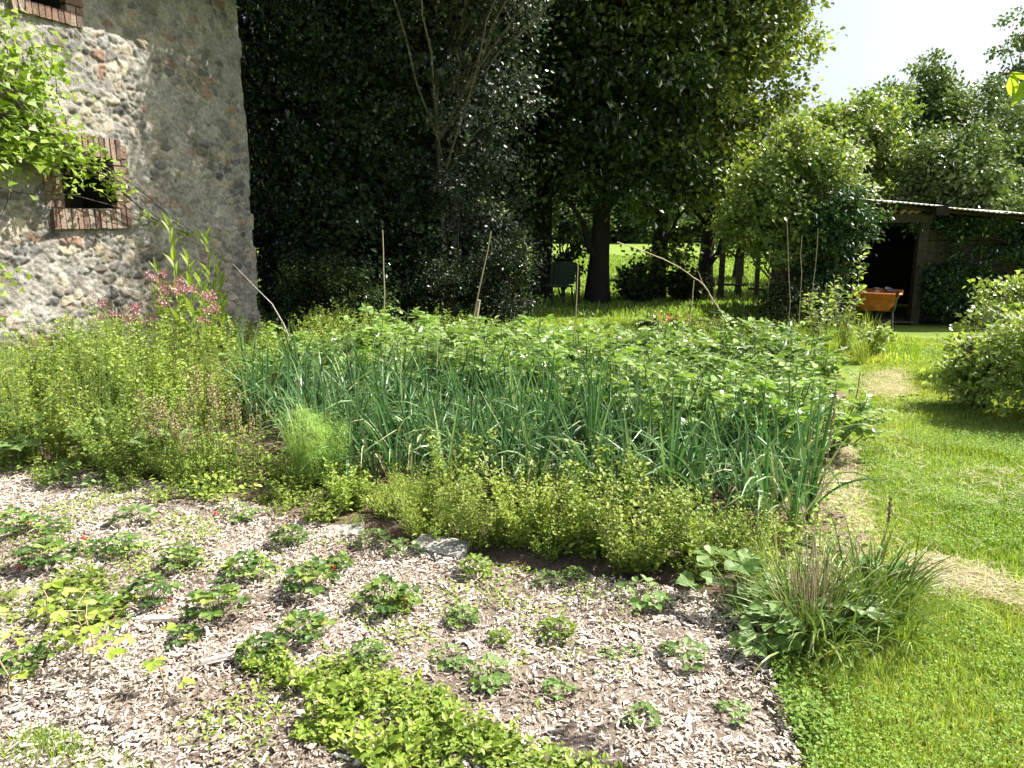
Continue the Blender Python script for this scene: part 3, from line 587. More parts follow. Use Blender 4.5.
g.add(V, F, .5, 0, True); g.add(R_[0], [tuple(range(nn))[::-1]], .5); g.add(R_[-1], [tuple(range(nn))], .5)
g.obj('tray', 'orange', wb)
for s_ in (-1, 1):
    g = G(); tube(g, [(s_ * .3, .95, .58), (s_ * .27, .4, .3), (s_ * .2, 0, .25), (s_ * .06, -.5, .2)], .016, 8); g.obj('frame_rail', 'steel', wb)
    g = G(); tube(g, [(s_ * .305, 1.0, .6), (s_ * .3, .9, .555)], .022, 8); g.obj('handle', 'rubber', wb)
    g = G(); tube(g, [(s_ * .25, .3, .3), (s_ * .27, .38, .02), (s_ * .27, .46, .01)], .014, 8); g.obj('leg', 'steel', wb)
g = G(); th = np.linspace(0, 2 * pi, 25); tube(g, [(0, -.52 + .15 * cos(a), .19 + .15 * sin(a)) for a in th], .035, 8, cap=False); wh = g.obj('tyre', 'rubber', wb)
g = G(); tube(g, [(-.03, -.52, .19), (.03, -.52, .19)], .1, 14); g.obj('rim', 'orange', wb)
g = G(); tube(g, [(-.09, -.52, .19), (.09, -.52, .19)], .009, 8); g.obj('axle', 'steel', wb)
def pot(loc, rot, label, r=.055, h=.11, va=.5, nm='plant_pot', mt='grey'):
    g = G(); n_ = 14; th = np.linspace(0, 2 * pi, n_, endpoint=False); V = []
    for rr, z in ((r * .7, 0), (r, h), (r * 1.1, h), (r * 1.1, h * .88 + .01), (r * .9, h * .99), (r * .62, .01)): V += [(rr * cos(a), rr * sin(a), z) for a in th]
    g.add(V, [(a * n_ + i, a * n_ + (i + 1) % n_, (a + 1) * n_ + (i + 1) % n_, (a + 1) * n_ + i) for a in (0, 1, 4) for i in range(n_)] + [(n_ * 2 + i, n_ * 2 + (i + 1) % n_, n_ * 4 + (i + 1) % n_, n_ * 4 + i) for i in range(n_)], va, 0, True)
    g.add(V[:n_], [tuple(range(n_))[::-1]], va); g.add(V[-n_:], [tuple(range(n_))], va)
    o = g.obj(nm, mt); o.location = loc; o.rotation_euler = rot; return tagset(o, label, 'pot')
pot((5.42, 11.5, .5), (1.5, .2, .3), 'grey plant pot lying at the left in the wheelbarrow tray', va=.9)
pot((5.54, 11.58, .44), (0, .1, 0), 'pale grey pot standing in the middle of the wheelbarrow tray', .06, .15, 1.)
pot((5.66, 11.52, .47), (.4, .2, 0), 'dark grey pot tipped at the right in the wheelbarrow tray', .07, .12, 0)
for k, (a, b, lb) in enumerate([((5.3, 12.1, 0), (5.15, 12.35, 1.25), 'left long wooden tool handle leaning inside the shed doorway'), ((5.48, 12.25, 0), (5.2, 12.4, 1.05), 'right shorter tool handle leaning inside the shed doorway')]):
    g = G(); tube(g, curve3(np.array(a) * 0, np.array(b) - np.array(a), .01), .016, 7, .3); o = g.obj('tool_handle', 'plank'); o.location = a; tagset(o, lb, 'tool handle')
tree('climbing_plant', 'dark ivy like climber spreading over the plank wall of the shed', (8.0, 11.9, 0), [(0, 0, 1.25, 1.2, .14, .34), (-1.0, 0, .5, .6, .14, .55), (.8, 0, .8, .8, .18, .5), (-.9, -.02, 1.5, .9, .1, .12), (-1.3, -.02, .6, .35, .12, .6)], .015, 'climber', 'ivybark', 260, 80, .06, .18, 8, cat='climber', trunks=2, shell=.1)
for X_, Y_, r_, h, lb in [(-3.0, 13.8, 1.1, 1.5, 'dark undergrowth behind the evergreen beside the building corner'), (-1.7, 14.0, 1.1, 1.7, 'dark undergrowth behind the grey green tree, left part'), (-.6, 14.2, 1.0, 1.7, 'dark undergrowth behind the grey green tree, right part')]:
    tree('bush', lb, (X_, Y_, 0), [(0, 0, h * .45, r_, .6, h * .55)], .03, 'evergreen', 'ivybark', 90, 110, .09, .3, 4, cat='bush', trunks=3, core=30)
for X_, Y_, r_, h, lb in [(2.45, 15.2, .3, .6, 'leafy shoots at the foot of the biggest dark broadleaf tree'), (3.5, 15.3, .3, .5, 'low shoots between the two right hand dark broadleaf trees'), (1.05, 15.9, .35, 1.6, 'thin leafy shoots between the ivy trunk and the biggest trunk')]:
    tree('bush', lb, (X_, Y_, 0), [(0, 0, h * .6, r_, .4, h * .55)], .02, 'broad', 'ivybark', 24, 50, .11, .2, 8, cat='bush', trunks=3)
# ------------------------------------------------------------------ fence, chair, post
fn = thing('post_and_rail_fence', 'broken wooden post and rail fence at the edge of the meadow', 'fence', tuple(aty(720, 300, 15.5) * [1, 1, 0]))
f0 = np.array(fn.location)
for (px_, zt, yy) in ((721, .95, 15.5), (739, .8, 15.7), (757, .95, 15.9), (801, .9, 16.2)):
    p_ = aty(px_, 280, yy); g = G(); box(g, np.array([p_[0], yy, zt / 2]) - f0, (.055 if px_ < 745 else .03, .05, zt / 2), None, rng.random(), 0, .006); g.obj('post', 'bark', fn)
for a, b in (((705, 283, 15.44), (747, 285, 15.7)), ((748, 288.5, 15.85), (812, 291, 16.2))):
    g = G(); A_, B_ = aty(*a), aty(*b); tube(g, curve3(A_ - f0, B_ - f0, -.01, 5, .004), .028, 6, .6); g.obj('rail', 'bark', fn)
cp = aty(558, 300, 14.2); ch_ = thing('garden_chair', 'small dark garden chair standing under the trees by a thin post', 'chair', (cp[0], cp[1], 0), R(200))
M['dkgreen'] = varmat('dark_green_paint', [(.02, .035, .03)], .5)
g = G(); box(g, (0, 0, .4), (.21, .2, .015)); g.obj('seat', 'dkgreen', ch_)
g = G()
for i in range(7): a = (i - 3) * .07; box(g, (a, .2 + .0 + .04 * (1 - (a / .21) ** 2), .64), (.036, .01, .22 - abs(a) * .1), [[1, 0, 0], [0, 1, .0], [0, .18, 1]])
g.obj('backrest', 'dkgreen', ch_)
for sx in (-1, 1):
    for sy in (-1, 1): g = G(); tube(g, [(sx * .19, sy * .18, .4), (sx * .22, sy * .22, 0)], .014, 6); g.obj('leg', 'dkgreen', ch_)
    g = G(); tube(g, [(sx * .22, .22, .58), (sx * .23, .05, .6), (sx * .23, -.16, .59), (sx * .2, -.17, .42)], .014, 6); g.obj('armrest', 'dkgreen', ch_)
p_ = aty(577, 305, 14.4); g = G(); tube(g, [(0, 0, 0), (.01, 0, .4), (.0, .0, .72)], .045, 7, .3); o = g.obj('fence_post', 'bark'); o.location = (p_[0], 14.4, 0); tagset(o, 'short rough round post just right of the dark garden chair', 'post')
# ================================================================== GRASS
def grassfield(name, poly, n, L, W, mat, label, dens=None, lean=.5, exclude=(), near=None, var=None, segs=2, cat='grass', curve=.9, z0=-.02):
    P = sample(poly, n, dens)
    if near is not None: P = P[rng.random(len(P)) < np.clip(near / np.hypot(P[:, 0], P[:, 1]), .12, 1) ** 1.2]
    for e in exclude: P = P[~inpoly(P[:, 0], P[:, 1], e)]
    P[:, 2] = z0; n = len(P); g = G()
    cl = fbm(P[:, 0], P[:, 1], 2.2, 3, 4); v = np.clip(rng.beta(2, 2.6, n) + (fbm(P[:, 0], P[:, 1], .9, 3, 8) - .5) * .9, 0, 1) if var is None else var(P)
    dist = np.hypot(P[:, 0], P[:, 1])
    blades(g, P, rng.random(n) * 6.28, L * rng.uniform(.5, 1.3, n) * (.6 + .9 * cl), W * (1 + dist * .12), np.abs(rng.normal(0, lean, n)), curve * rng.random(n), segs, var=v)
    return g.obj(name, mat, kind='stuff', label=label, category=cat)
LAWN = [at(800, 800), at(790, 700), at(770, 655), at(840, 560), at(835, 470), at(845, 400), at(865, 365), at(880, 338), at(940, 338), at(1100, 360), at(1300, 480), at(1500, 800), at(1200, 1000), at(780, 1000)]
bare = lambda x, y: np.clip(1.1 - .95 * (np.minimum.reduce([polydist(x, y, p) * np.where(inpoly(x, y, p), -1, 1) for p in PATCHES]) < -.05), .55, 1) * np.clip(fbm(x, y, 1.8, 3, 31) * 3 - .55, .25, 1)
grassfield('lawn_grass', LAWN, 360000, .04, .004, 'grass', 'short sunlit green lawn grass of the path on the right', bare, near=4, lean=.75)
TUFTY = [at(800, 780), at(795, 690), at(860, 600), at(900, 560), at(960, 620), at(1100, 700), at(1200, 900), at(790, 900)]
grassfield('meadow_grass', [(-12, 12.8), (14, 12.8), (22, 34), (-20, 34)], 200000, .11, .018, 'meadow', 'bright sunlit meadow grass beyond the dark trees', None, exclude=[[(5, 11.9), (9.8, 11.9), (9.8, 14.8), (5, 14.8)]], var=lambda P: np.clip(rng.beta(2, 2.6, len(P)), 0, 1))
grassfield('border_grass', [(-3.5, 8.9), (1.5, 9.0), (4.6, 8.4), (5.4, 10.0), (5.2, 12), (-3.2, 12.6)], 60000, .08, .008, 'grass', 'uneven grass between the vegetable bed and the trees', bare)
BLG = [at(-150, 735), at(60, 742), at(150, 775), at(330, 900), at(-200, 1000)]
grassfield('corner_grass', BLG, 16000, .05, .004, 'grass', 'short grass at the bottom left corner of the strawberry bed', lambda x, y: np.clip(fbm(x, y, 4, 3, 5) * 3 - .7, .1, 1), z0=.01)
# clippings of dry grass on the path
g = G(); P = np.concatenate([sample(p, k) for p, k in zip(PATCHES, (500, 1500, 300, 300))] + [sample([at(850, 370), at(900, 380), at(990, 560), at(900, 600), at(840, 560)], 700), sample([at(960, 470), at(1040, 470), at(1060, 520), at(960, 510)], 300)])
P[:, 2] = .012 + rng.random(len(P)) * .02; blades(g, P, rng.random(len(P)) * 6.28, rng.uniform(.03, .16, len(P)), .0028, rng.normal(1.5, .1, len(P)), rng.normal(0, .25, len(P)), 2)
g.obj('dry_clippings', 'drygrass', kind='stuff', label='scattered pale dry grass clippings on the bare edge of the path', category='dry grass')
# ================================================================== PLANT KINDS
def source(name, cat): return thing(name, 'source', cat)
def stemmed(name, cat, leafm, nst, H, spread, lsize, per, T=OVATE, stemr=.0025, stemm='stem', lean=.25, topseed=None, lw=None, upr=.5, lowbare=.1, jit=.012, droop=.1, seedm='seed', clus=0):
    """a bunch of upright stems set with leaves, a part for stems, leaves and (if any) seed heads"""
    t = source(name, cat); gs, gl, gh = G(), G(), G(); P, D, U, SZ = [], [], [], []
    for i in range(nst):
        a = rng.random() * 6.28; r0 = spread * .35 * math.sqrt(rng.random()); h = H * rng.uniform(.65, 1.05); ln = lean * rng.uniform(.2, 1.3); cv = rng.uniform(-.1, .3)
        u = np.linspace(0, 1, 7); o = np.array([cos(a), sin(a), 0])
        pts = o * r0 + o * (np.sin(ln) * h * u + cv * h * .3 * u ** 2)[:, None] + np.array([0, 0, 1.]) * (h * u * cos(ln))[:, None]
        pts[1:] += rng.normal(0, .01 * H, (6, 3)); tube(gs, pts, np.linspace(stemr, stemr * .4, 7), 4, rng.random(), cap=False)
        m_ = per; uu = lowbare + (1 - lowbare) * rng.random(m_) ** .85; q = np.stack([np.interp(uu, u, pts[:, k]) for k in range(3)], 1)
        aa = rng.random(m_) * 6.28; d = np.stack([np.cos(aa), np.sin(aa), rng.normal(upr, .35, m_)], 1)
        s_ = lsize * (1.15 - .6 * uu) * rng.uniform(.6, 1.25, m_)
        P.append(q + rng.normal(0, jit, (m_, 3))); D.append(nrm(d)); U.append(nrm(np.stack([rng.normal(0, .4, m_), rng.normal(0, .4, m_), np.ones(m_)], 1))); SZ.append(s_)
        if topseed:
            k = topseed; uu = 1 - .22 * rng.random(k); q = np.stack([np.interp(uu, u, pts[:, c]) for c in range(3)], 1) + rng.normal(0, .008, (k, 3))
            scatter(gh, KITE, q, nrm(rng.normal(size=(k, 3)) + [0, 0, .8]), nrm(rng.normal(size=(k, 3))), .014 * rng.uniform(.6, 1.3, k))
    scatter(gl, T, np.concatenate(P), np.concatenate(D), np.concatenate(U), np.concatenate(SZ), width=None if lw is None else np.concatenate(SZ) * lw)
    gs.obj('stem', stemm, t); gl.obj('foliage', leafm, t)
    if topseed: gh.obj('seed_head', seedm, t)
    return t
def place(srcs, p, label, group=None, sc=1., rz=None, tilt=.05):
    s_ = srcs[rng.integers(len(srcs))]
    return dup(s_, p, rng.random() * 6.28 if rz is None else rz, sc, label, group, (rng.normal(0, tilt), rng.normal(0, tilt)))
SRC = []
def kinds(n, f):
    r = [f() for _ in range(n)]; SRC.extend(r); return r
# --- leeks -----------------------------------------------------------
def leek():
    t = source('leek_plant', 'leek'); g = G(); n = rng.integers(9, 13); a0 = rng.random() * pi
    az = a0 + pi * (np.arange(n) % 2) + rng.normal(0, .6, n); f = np.arange(n) / n
    P = np.zeros((n, 3)); P[:, 2] = .05 + .1 * f
    blades(g, P, az, rng.uniform(.36, .72, n), rng.uniform(.016, .033, n), .04 + .42 * (1 - f) * rng.uniform(.4, 1.6, n), rng.uniform(.05, .9, n) + (rng.random(n) < .35) * rng.uniform(1, 2.6, n), 9, .3, var=np.clip(rng.beta(2, 3, n) * .75 + (rng.random(n) < .07) * .5, 0, 1))
    kn = 4; blades(g, P[:kn], az[:kn] + 1.2, rng.uniform(.42, .62, kn), rng.uniform(.012, .02, kn), rng.uniform(.1, .5, kn), rng.uniform(1.2, 2.5, kn), 12, .3, var=rng.uniform(.3, 1, kn), kexp=9)
    g.obj('foliage', 'leek', t); g = G(); tube(g, [(0, 0, -.02), (0, 0, .1), (0, 0, .19)], [.012, .011, .008], 7, .1); g.obj('shank', 'stem', t); return t
LK = kinds(7, leek)
nl = 0
for r_ in range(7):
    v_ = 3.84 + r_ * .25; u0 = -2.7 - .2 * r_ - (.35 if r_ > 2 else 0); u1 = .25; u_ = u0
    while u_ < u1:
        place(LK, uv(u_ + rng.normal(0, .02), v_ + rng.normal(0, .025)), 'blue green leek with long folded strap leaves, standing in the dense leek rows', 'leeks standing in rows', rng.uniform(.8, 1.12), tilt=.12); u_ += .13; nl += 1
print('leeks', nl)
# --- potatoes --------------------------------------------------------
def potato():
    t = source('potato_plant', 'potato plant'); gs, gl = G(), G()
    for i in range(11):
        a = i * .7 + rng.normal(0, .3); h = rng.uniform(.26, .58); o = np.array([cos(a), sin(a), 0]); e = o * rng.uniform(.06, .26) + [0, 0, h]
        pts = curve3(o * .02, e, .05, 6, .008, o); tube(gs, pts, np.linspace(.006, .003, 6), 5, rng.random(), cap=False)
        for j in range(7):
            u = .3 + .1 * j + rng.normal(0, .02); q = np.array([np.interp(u, np.linspace(0, 1, 6), pts[:, k]) for k in range(3)])
            b = rng.random() * 6.28; d = nrm(np.array([cos(b), sin(b), rng.uniform(.1, .8)])); ln = rng.uniform(.1, .17)
            ax_ = curve3(q, q + d * ln, .02, 4); tube(gs, ax_, .0018, 4, rng.random(), cap=False)
            side = nrm(np.cross(d, [0, 0, 1.])); k = np.arange(7); fr = np.repeat([.35, .6, .85], 2)
            Q = [ax_[-1]] + [q + d * ln * f_ for f_ in fr]; DD = [d + [0, 0, -.2]] + [d * .5 + side * (1 if i2 % 2 else -1) + [0, 0, -.05] for i2 in range(6)]
            scatter(gl, OVATE, np.array(Q), nrm(np.array(DD)), nrm(np.array([0, 0, .8]) - d * .3 + rng.normal(0, .5, (7, 3))), np.array([.075] + [.035, .042, .05, .055, .062, .058]) * rng.uniform(.6, 1.3), np.clip(rng.beta(2, 2, 7) + rng.normal(0, .1), 0, 1), width=.07 * rng.uniform(.6, 1.1, 7))
    gs.obj('stem', 'stem', t); gl.obj('foliage', 'potato', t); return t
PT = kinds(6, potato)
for r_ in range(6):
    v_ = 5.55 + r_ * .4; u_ = -4.2 + .1 * r_
    while u_ < .42 - .01 * r_:
        place(PT, uv(u_ + rng.normal(0, .04), v_ + rng.normal(0, .05)), 'leafy potato plant in the dense block behind the leeks', 'potato plants in the block behind the leeks', rng.uniform(.8, 1.3)); u_ += .27
for k in range(9): place(PT, uv(-1.2 + .17 * k + rng.normal(0, .03), 5.0 + rng.uniform(-.25, .35)), 'leafy potato plant in the dense block behind the leeks', 'potato plants in the block behind the leeks', rng.uniform(1., 1.25))
# --- front herb row -------------------------------------------------
MJ = [x for a, b, c, d, e in (('herby', 26, .5, .036, .3), ('herb', 20, .54, .045, .25), ('herby', 30, .44, .026, .4), ('herb', 18, .5, .055, .35), ('cover', 24, .46, .032, .3)) for x in kinds(1, lambda: stemmed('herb_plant', 'herb', a, b, c, .24, d, 50, OVATE, lean=e, upr=.6, topseed=0))]
FE = kinds(2, lambda: stemmed('feathery_herb', 'herb', 'herby', 36, .4, .24, .035, 64, NARROW, lean=.5, upr=.9))
row = [(425, 540, 1.0, 1, 'yellow green feathery herb bush above the flat grey slab'), (478, 548, .95, 0, 'upright herb just right of the feathery herb bush in the front row'), (520, 548, .85, 0, 'smaller dark based herb between the second and fourth of the front row'), (562, 552, .9, 0, 'herb in the middle of the front row, left of the tallest bright one'),
       (600, 556, 1.0, 0, 'herb pressed against the left side of the tallest bright one in the front row'), (634, 572, 1.18, 0, 'tallest bright yellow green herb with spires, in front of the leeks'), (700, 578, .8, 0, 'low bright herb right of the tallest one in the front row'), (742, 566, .75, 0, 'last herb at the right end of the front row beside the strap leaved clump'),
       (395, 520, .7, 1, 'small feathery herb behind the largest feathery one'), (350, 515, .6, 0, 'low herb at the foot of the leeks right of the ferny fennel'), (300, 498, .6, 0, 'low herb just under the ferny fennel'), (455, 520, .9, 0, 'herb half hidden behind the front row near the slab'), (660, 545, .9, 0, 'herb half hidden behind the tallest one of the front row'), (545, 530, .9, 0, 'herb half hidden behind the middle of the front row')]
for px, py, sc, k, lb in row: place(FE if k else MJ, at(px, py), lb, 'herbs in the row in front of the leeks', sc)
LATE = []
# --- big herb mass on the left --------------------------------------
LV = [x for a, b, c in (('herb', .05, 24), ('herby', .04, 26), ('herb', .065, 18), ('cover', .05, 22), ('herb', .035, 28)) for x in kinds(1, lambda: stemmed('tall_herb', 'herb', a, c, .86, .4, b, 62, OVATE if b > .036 else NARROW, stemr=.004, lean=.32, upr=.4))]
BRN = kinds(2, lambda: stemmed('seeding_herb', 'herb', 'herb', 12, .62, .16, .03, 34, OVATE, stemr=.003, lean=.1, upr=.5, topseed=60))
spots = []
for r_ in range(6):
    for c in range(9):
        u_ = -6.35 + c * .32 + (r_ % 2) * .16 + rng.normal(0, .05); v_ = 3.55 + r_ * .42 + rng.normal(0, .06)
        if u_ > -3.75 - (v_ - 3.4) * .05: continue
        spots.append((u_, v_, (1.0 if u_ < -4.4 else .72) * rng.uniform(.75, 1.12) * (1 - .03 * r_)))
for u_, v_, sc in spots: place(LV, uv(u_, v_), 'tall bushy green herb in the dense stand in front of the stone building', 'tall herbs massed in front of the stone building', sc)
for px, py, sc, lb in [(20, 470, 1.6, 'large leaved weed at the left edge in front of the tall herbs'), (110, 470, 1.5, 'large leaved weed in the shade under the middle of the tall herbs'), (170, 470, 1.3, 'large leaved weed in the shade under the right part of the tall herbs')]:
    WEEDS = (px, py, sc, lb); LATE.append(WEEDS)
for px, py, sc, lb in [(225, 490, 1., 'brown topped seeding herb in front of the left end of the leeks'), (205, 478, 1.1, 'taller seeding herb just left of the brown topped one'), (252, 486, .8, 'short seeding herb between the brown topped one and the ferny fennel'), (190, 492, .8, 'seeding herb at the right foot of the tall herb stand'), (170, 486, .95, 'green seeding herb left of two brown topped ones'), (150, 482, .9, 'leafy seeding herb above the pale broad leaved weeds')]:
    place(BRN, at(px, py), lb, 'seeding herbs at the end of the herb stand', sc)
WD = kinds(4, lambda: stemmed('weed_plant', 'weed', 'herb', 14, .26, .2, .035, 26, OVATE, lean=.5, upr=.4))
for k in range(85):                                       # weeds along the front edge of the bed
    u_ = -4.4 + 4.7 * rng.random() ** 1.25; place(WD, uv(u_, 3.22 + rng.uniform(0, .62)), 'low green weed at the front edge of the vegetable bed', 'low weeds along the front edge of the vegetable bed', rng.uniform(.35, .95))
TW = kinds(4, lambda: stemmed('wild_plant', 'wild plant', 'herb', 14, .6, .3, .05, 40, OVATE, lean=.28, upr=.4))
for k in range(60):                                       # weeds behind, below wall and trees
    u_ = -6.3 + 5.2 * rng.random(); v_ = rng.uniform(6.2, 8.6) if u_ < -3.4 else rng.uniform(8.1, 9.2)
    place(TW, uv(u_, v_), 'wild leafy plant growing between the building, the trees and the vegetables', 'wild plants along the foot of the wall and trees', rng.uniform(.6, 1.05) * (.75 if u_ > -3.4 else 1))
GR = kinds(3, lambda: (lambda t, g: (blades(g, np.c_[rng.normal(0, .05, (90, 2)), np.zeros(90)], rng.random(90) * 6.28, rng.uniform(.25, .6, 90), .006, rng.uniform(.05, .45, 90), rng.uniform(.1, 1.3, 90), 5), g.obj('foliage', 'grass', t), t)[2])(source('grass_tuft', 'grass tuft'), G()))
for px, py, sc, lb in [(845, 352, 1.1, 'tall grass tuft left of the grass path before the shed'), (868, 350, 1., 'tall grass tuft nearest to the shed doorway'), (825, 360, 1.1, 'tall grass tuft behind the right end of the potatoes'), (862, 362, .8, 'arching grass tuft in front of the two by the shed'), (800, 345, .8, 'grass tuft under the elder bush'), (280, 372, .9, 'tall grass tuft below the grey stick'), (245, 380, .9, 'tall grass tuft right of the pink flowers'), (305, 385, .8, 'grass tuft at the far left end of the leek rows'), (700, 560, .55, 'grass tuft between the front herbs and the leeks'), (770, 590, .6, 'grass tuft at the corner of bed and chips')]:
    place(GR, at(px, py), lb, None, sc)
# --- fennel -----------------------------------------------------------
t = thing('fennel_plant', 'bright green feathery fennel plant standing in front of the left leeks', 'fennel', tuple(at(318, 492))); gs, gl = G(), G()
for i in range(22):
    a = rng.random() * 6.28; h = rng.uniform(.25, .5); o = np.array([cos(a), sin(a), 0]); pts = curve3(o * .01, o * rng.uniform(.02, .2) + [0, 0, h], .02, 6, .006, o); tube(gs, pts, np.linspace(.005, .002, 6), 5, .8, cap=False)
    for j in range(10):
        u = rng.uniform(.3, 1); q = np.array([np.interp(u, np.linspace(0, 1, 6), pts[:, k]) for k in range(3)]); m_ = 70
        C = q + nrm(o * .5 + rng.normal(0, .8, 3) + [0, 0, .5]) * .065; Pn = C + rng.normal(0, .02, (m_, 3)); blades(gl, Pn, rng.random(m_) * 6.28, rng.uniform(.015, .045, m_), .0022, rng.uniform(0, 2.2, m_), rng.normal(0, .4, m_), 2)
gs.obj('stem', 'stem', t); gl.obj('foliage', 'fennel', t)
# --- strawberries ----------------------------------------------------
def strawb(nl_=16, R_=.13, H=.1, ls=.055, berries=3, kind='straw', spread=1.0, upright=.5):
    t = source('strawberry_plant', 'strawberry plant'); gs, gl = G(), G()
    for i in range(nl_):
        a = i * 2.4 + rng.normal(0, .3); f = math.sqrt((i + .5) / nl_); r = R_ * f * rng.uniform(.8, 1.15) * spread; h = H * 1.35 * (1.15 - .65 * f) * rng.uniform(.8, 1.2); o = np.array([cos(a), sin(a), 0])
        e = o * r + [0, 0, h]; tube(gs, curve3(o * .008, e, .015, 4, 0, [0, 0, 1]), .0016, 4, rng.random(), cap=False)
        s_ = ls * rng.uniform(.75, 1.2); v = np.clip(rng.beta(2, 3) + (.4 if rng.random() < .05 else 0), 0, 1); tl = rng.normal(0, .25, 3)
        D = np.array([[cos(a + b), sin(a + b), rng.uniform(-.15, .3)] for b in (-1.15, 0, 1.15)]); U = nrm(np.array([[0, 0, 1.]] * 3) + o * .35 + tl)
        scatter(gl, SERR, np.array([e] * 3) + D * .004, nrm(D), U, np.array([.9, 1, .9]) * s_, np.full(3, v), width=np.array([1, 1, 1]) * s_ * 1.1)
    gs.obj('stem', 'stem', t); gl.obj('foliage', kind, t)
    for b in range(berries):
        a = rng.random() * 6.28; r = R_ * rng.uniform(.7, 1.1); g = G(); c = np.array([cos(a) * r, sin(a) * r, .02]); zz = np.linspace(-1, 1, 7); rad = np.array([.05, .5, .8, 1, 1, .7, .05]) * .011
        tube(g, [c + [cos(a) * z * .004, sin(a) * z * .004, z * .014] for z in zz], rad, 8, rng.random()); g.obj('berry', 'berry', t)
    return t
SBf = kinds(3, lambda: strawb(36, .14, .12, .052, 2)); SBs = kinds(3, lambda: strawb(20, .1, .08, .044, 1)); SBl = kinds(2, lambda: strawb(9, .11, .075, .058, 0, 'broadweed')); SBy = kinds(2, lambda: strawb(32, .12, .1, .042, 0, 'cover')); SBd = kinds(2, lambda: strawb(32, .12, .1, .042, 0, 'straw'))
KIND = {'f': (SBf, .14), 's': (SBs, .1), 'l': (SBl, .12), 'y': (SBy, .12), 'd': (SBd, .12)}
SB = [(20, 540, 45, 'f', 'strawberry plant with a red berry at the far left edge, highest on the bed'), (62, 538, 28, 's', 'small strawberry plant right of the topmost left edge one'), (45, 575, 55, 'f', 'strawberry plant with yellowing leaves near the left edge, below two smaller ones'),
 (125, 562, 46, 'd', 'dark compact strawberry plant just right of a red berry lying on the chips'), (183, 575, 46, 'f', 'strawberry plant right of the dark compact one, above the largest dark plant'), (248, 584, 52, 'f', 'strawberry plant with upright dark leaves straight below the ferny fennel side of the bed'),
 (135, 530, 48, 'l', 'pale broad leaved plant on the chips below the tall herbs'), (240, 525, 42, 'l', 'bright yellow green trifoliate plant left of the slab, close to the herb edge'), (195, 500, 26, 'l', 'tiny bright plant at the herb edge in shade'), (60, 492, 36, 'l', 'left one of two pale leaved plants right under the tall herb stand'), (100, 493, 38, 'l', 'right one of two pale leaved plants right under the tall herb stand'),
 (290, 552, 44, 'f', 'strawberry plant with reddish leaves left of the grey slab'), (218, 628, 70, 'f', 'largest dark strawberry plant in the left half of the bed'), (150, 612, 56, 'f', 'strawberry plant with a red berry left of the largest dark one'), (310, 600, 64, 'f', 'wide strawberry plant right of the largest dark one'), (388, 616, 64, 'f', 'strawberry plant with berries below the left end of the grey slab'),
 (305, 648, 58, 'f', 'strawberry plant directly below the wide one, at the edge of the yellow green ground cover'), (370, 672, 48, 'd', 'fine leaved dark plant at the top of the yellow green ground cover'), (462, 632, 42, 'd', 'dark plant standing alone below the grey slab'), (400, 620, 34, 'y', 'yellowish plant hugging the berry bearing one below the slab'),
 (500, 650, 30, 'y', 'little yellow green plant right of the lone dark one'), (557, 646, 46, 'y', 'round bright yellow green cushion plant in the middle of the right bed'), (450, 672, 46, 'l', 'dull blue green broad leaved plant left of the large leaved pair'), (489, 690, 60, 'l', 'large leaved strawberry plant in front of the yellow green cushion, left'), (560, 702, 40, 'l', 'young strawberry plant with few leaves below the yellow green cushion'),
 (607, 664, 24, 'l', 'tiny plant right of the yellow green cushion'), (634, 662, 26, 'l', 'small blue green plant between two other small ones at mid right'), (682, 672, 58, 'l', 'flat blue green spreading plant at the right of the bed'), (640, 730, 42, 'l', 'strawberry plant with a drooping leaf near the bottom right of the bed'), (731, 726, 38, 'l', 'small strawberry plant closest to the right edge of the chips'),
 (642, 610, 62, 'l', 'broad bright leaved plant below the tallest front herb'), (548, 592, 40, 'l', 'pale broad leaved plant below the middle of the front herb row'), (576, 586, 30, 'd', 'little dark green plant below the middle of the front herb row'), (475, 582, 44, 'y', 'low yellowish plant just below the right end of the grey slab'), (372, 552, 46, 'l', 'large pale leaved plant at the left end of the grey slab'), (405, 562, 44, 'l', 'large pale leaved plant leaning over the front of the grey slab'),
 (25, 680, 46, 's', 'strawberry plant at the left edge beside the yellow saplings'), (90, 560, 30, 's', 'small strawberry plant between the yellowing one and the dark compact one'), (100, 625, 40, 's', 'small strawberry plant under the yellow saplings'), (262, 668, 50, 'f', 'strawberry plant at the left tip of the yellow green ground cover'), (185, 650, 34, 's', 'little strawberry plant below the largest dark one'), (340, 575, 34, 's', 'little strawberry plant below the pale leaved pair at the slab')]
for px, py, wpx, k, lb in SB:
    p_ = at(px, py); D_ = np.linalg.norm(p_ - [0, 0, CAMH]); s_, r_ = KIND[k]; sc = wpx / FPX * D_ / 2 / (r_ * 1.35)
    o = place(s_, p_ + [0, 0, .025], lb, 'low plants set in the wood chip bed', sc)
    o.name = 'strawberry_plant' if k in 'fs' else 'low_plant'; o['category'] = 'strawberry plant' if 'strawberry' in lb else 'plant'
# one loose berry on the chips
for px, py, lb in [(85, 548, 'red strawberry lying alone on the chips at the upper left'), (217, 522, 'red strawberry lying near the herb edge'), (334, 578, 'red strawberry on the chips below the slab, to the left')]:
    g = G(); tube(g, [(0, 0, z * .013) for z in np.linspace(-1, 1, 7)], np.array([.1, .5, .8, 1, 1, .7, .05]) * .012, 9, .8); o = g.obj('strawberry', 'berry'); o.location = tuple(at(px, py) + [0, 0, .05]); o.rotation_euler = (1.2, .3, rng.random() * 6); tagset(o, lb, 'strawberry')
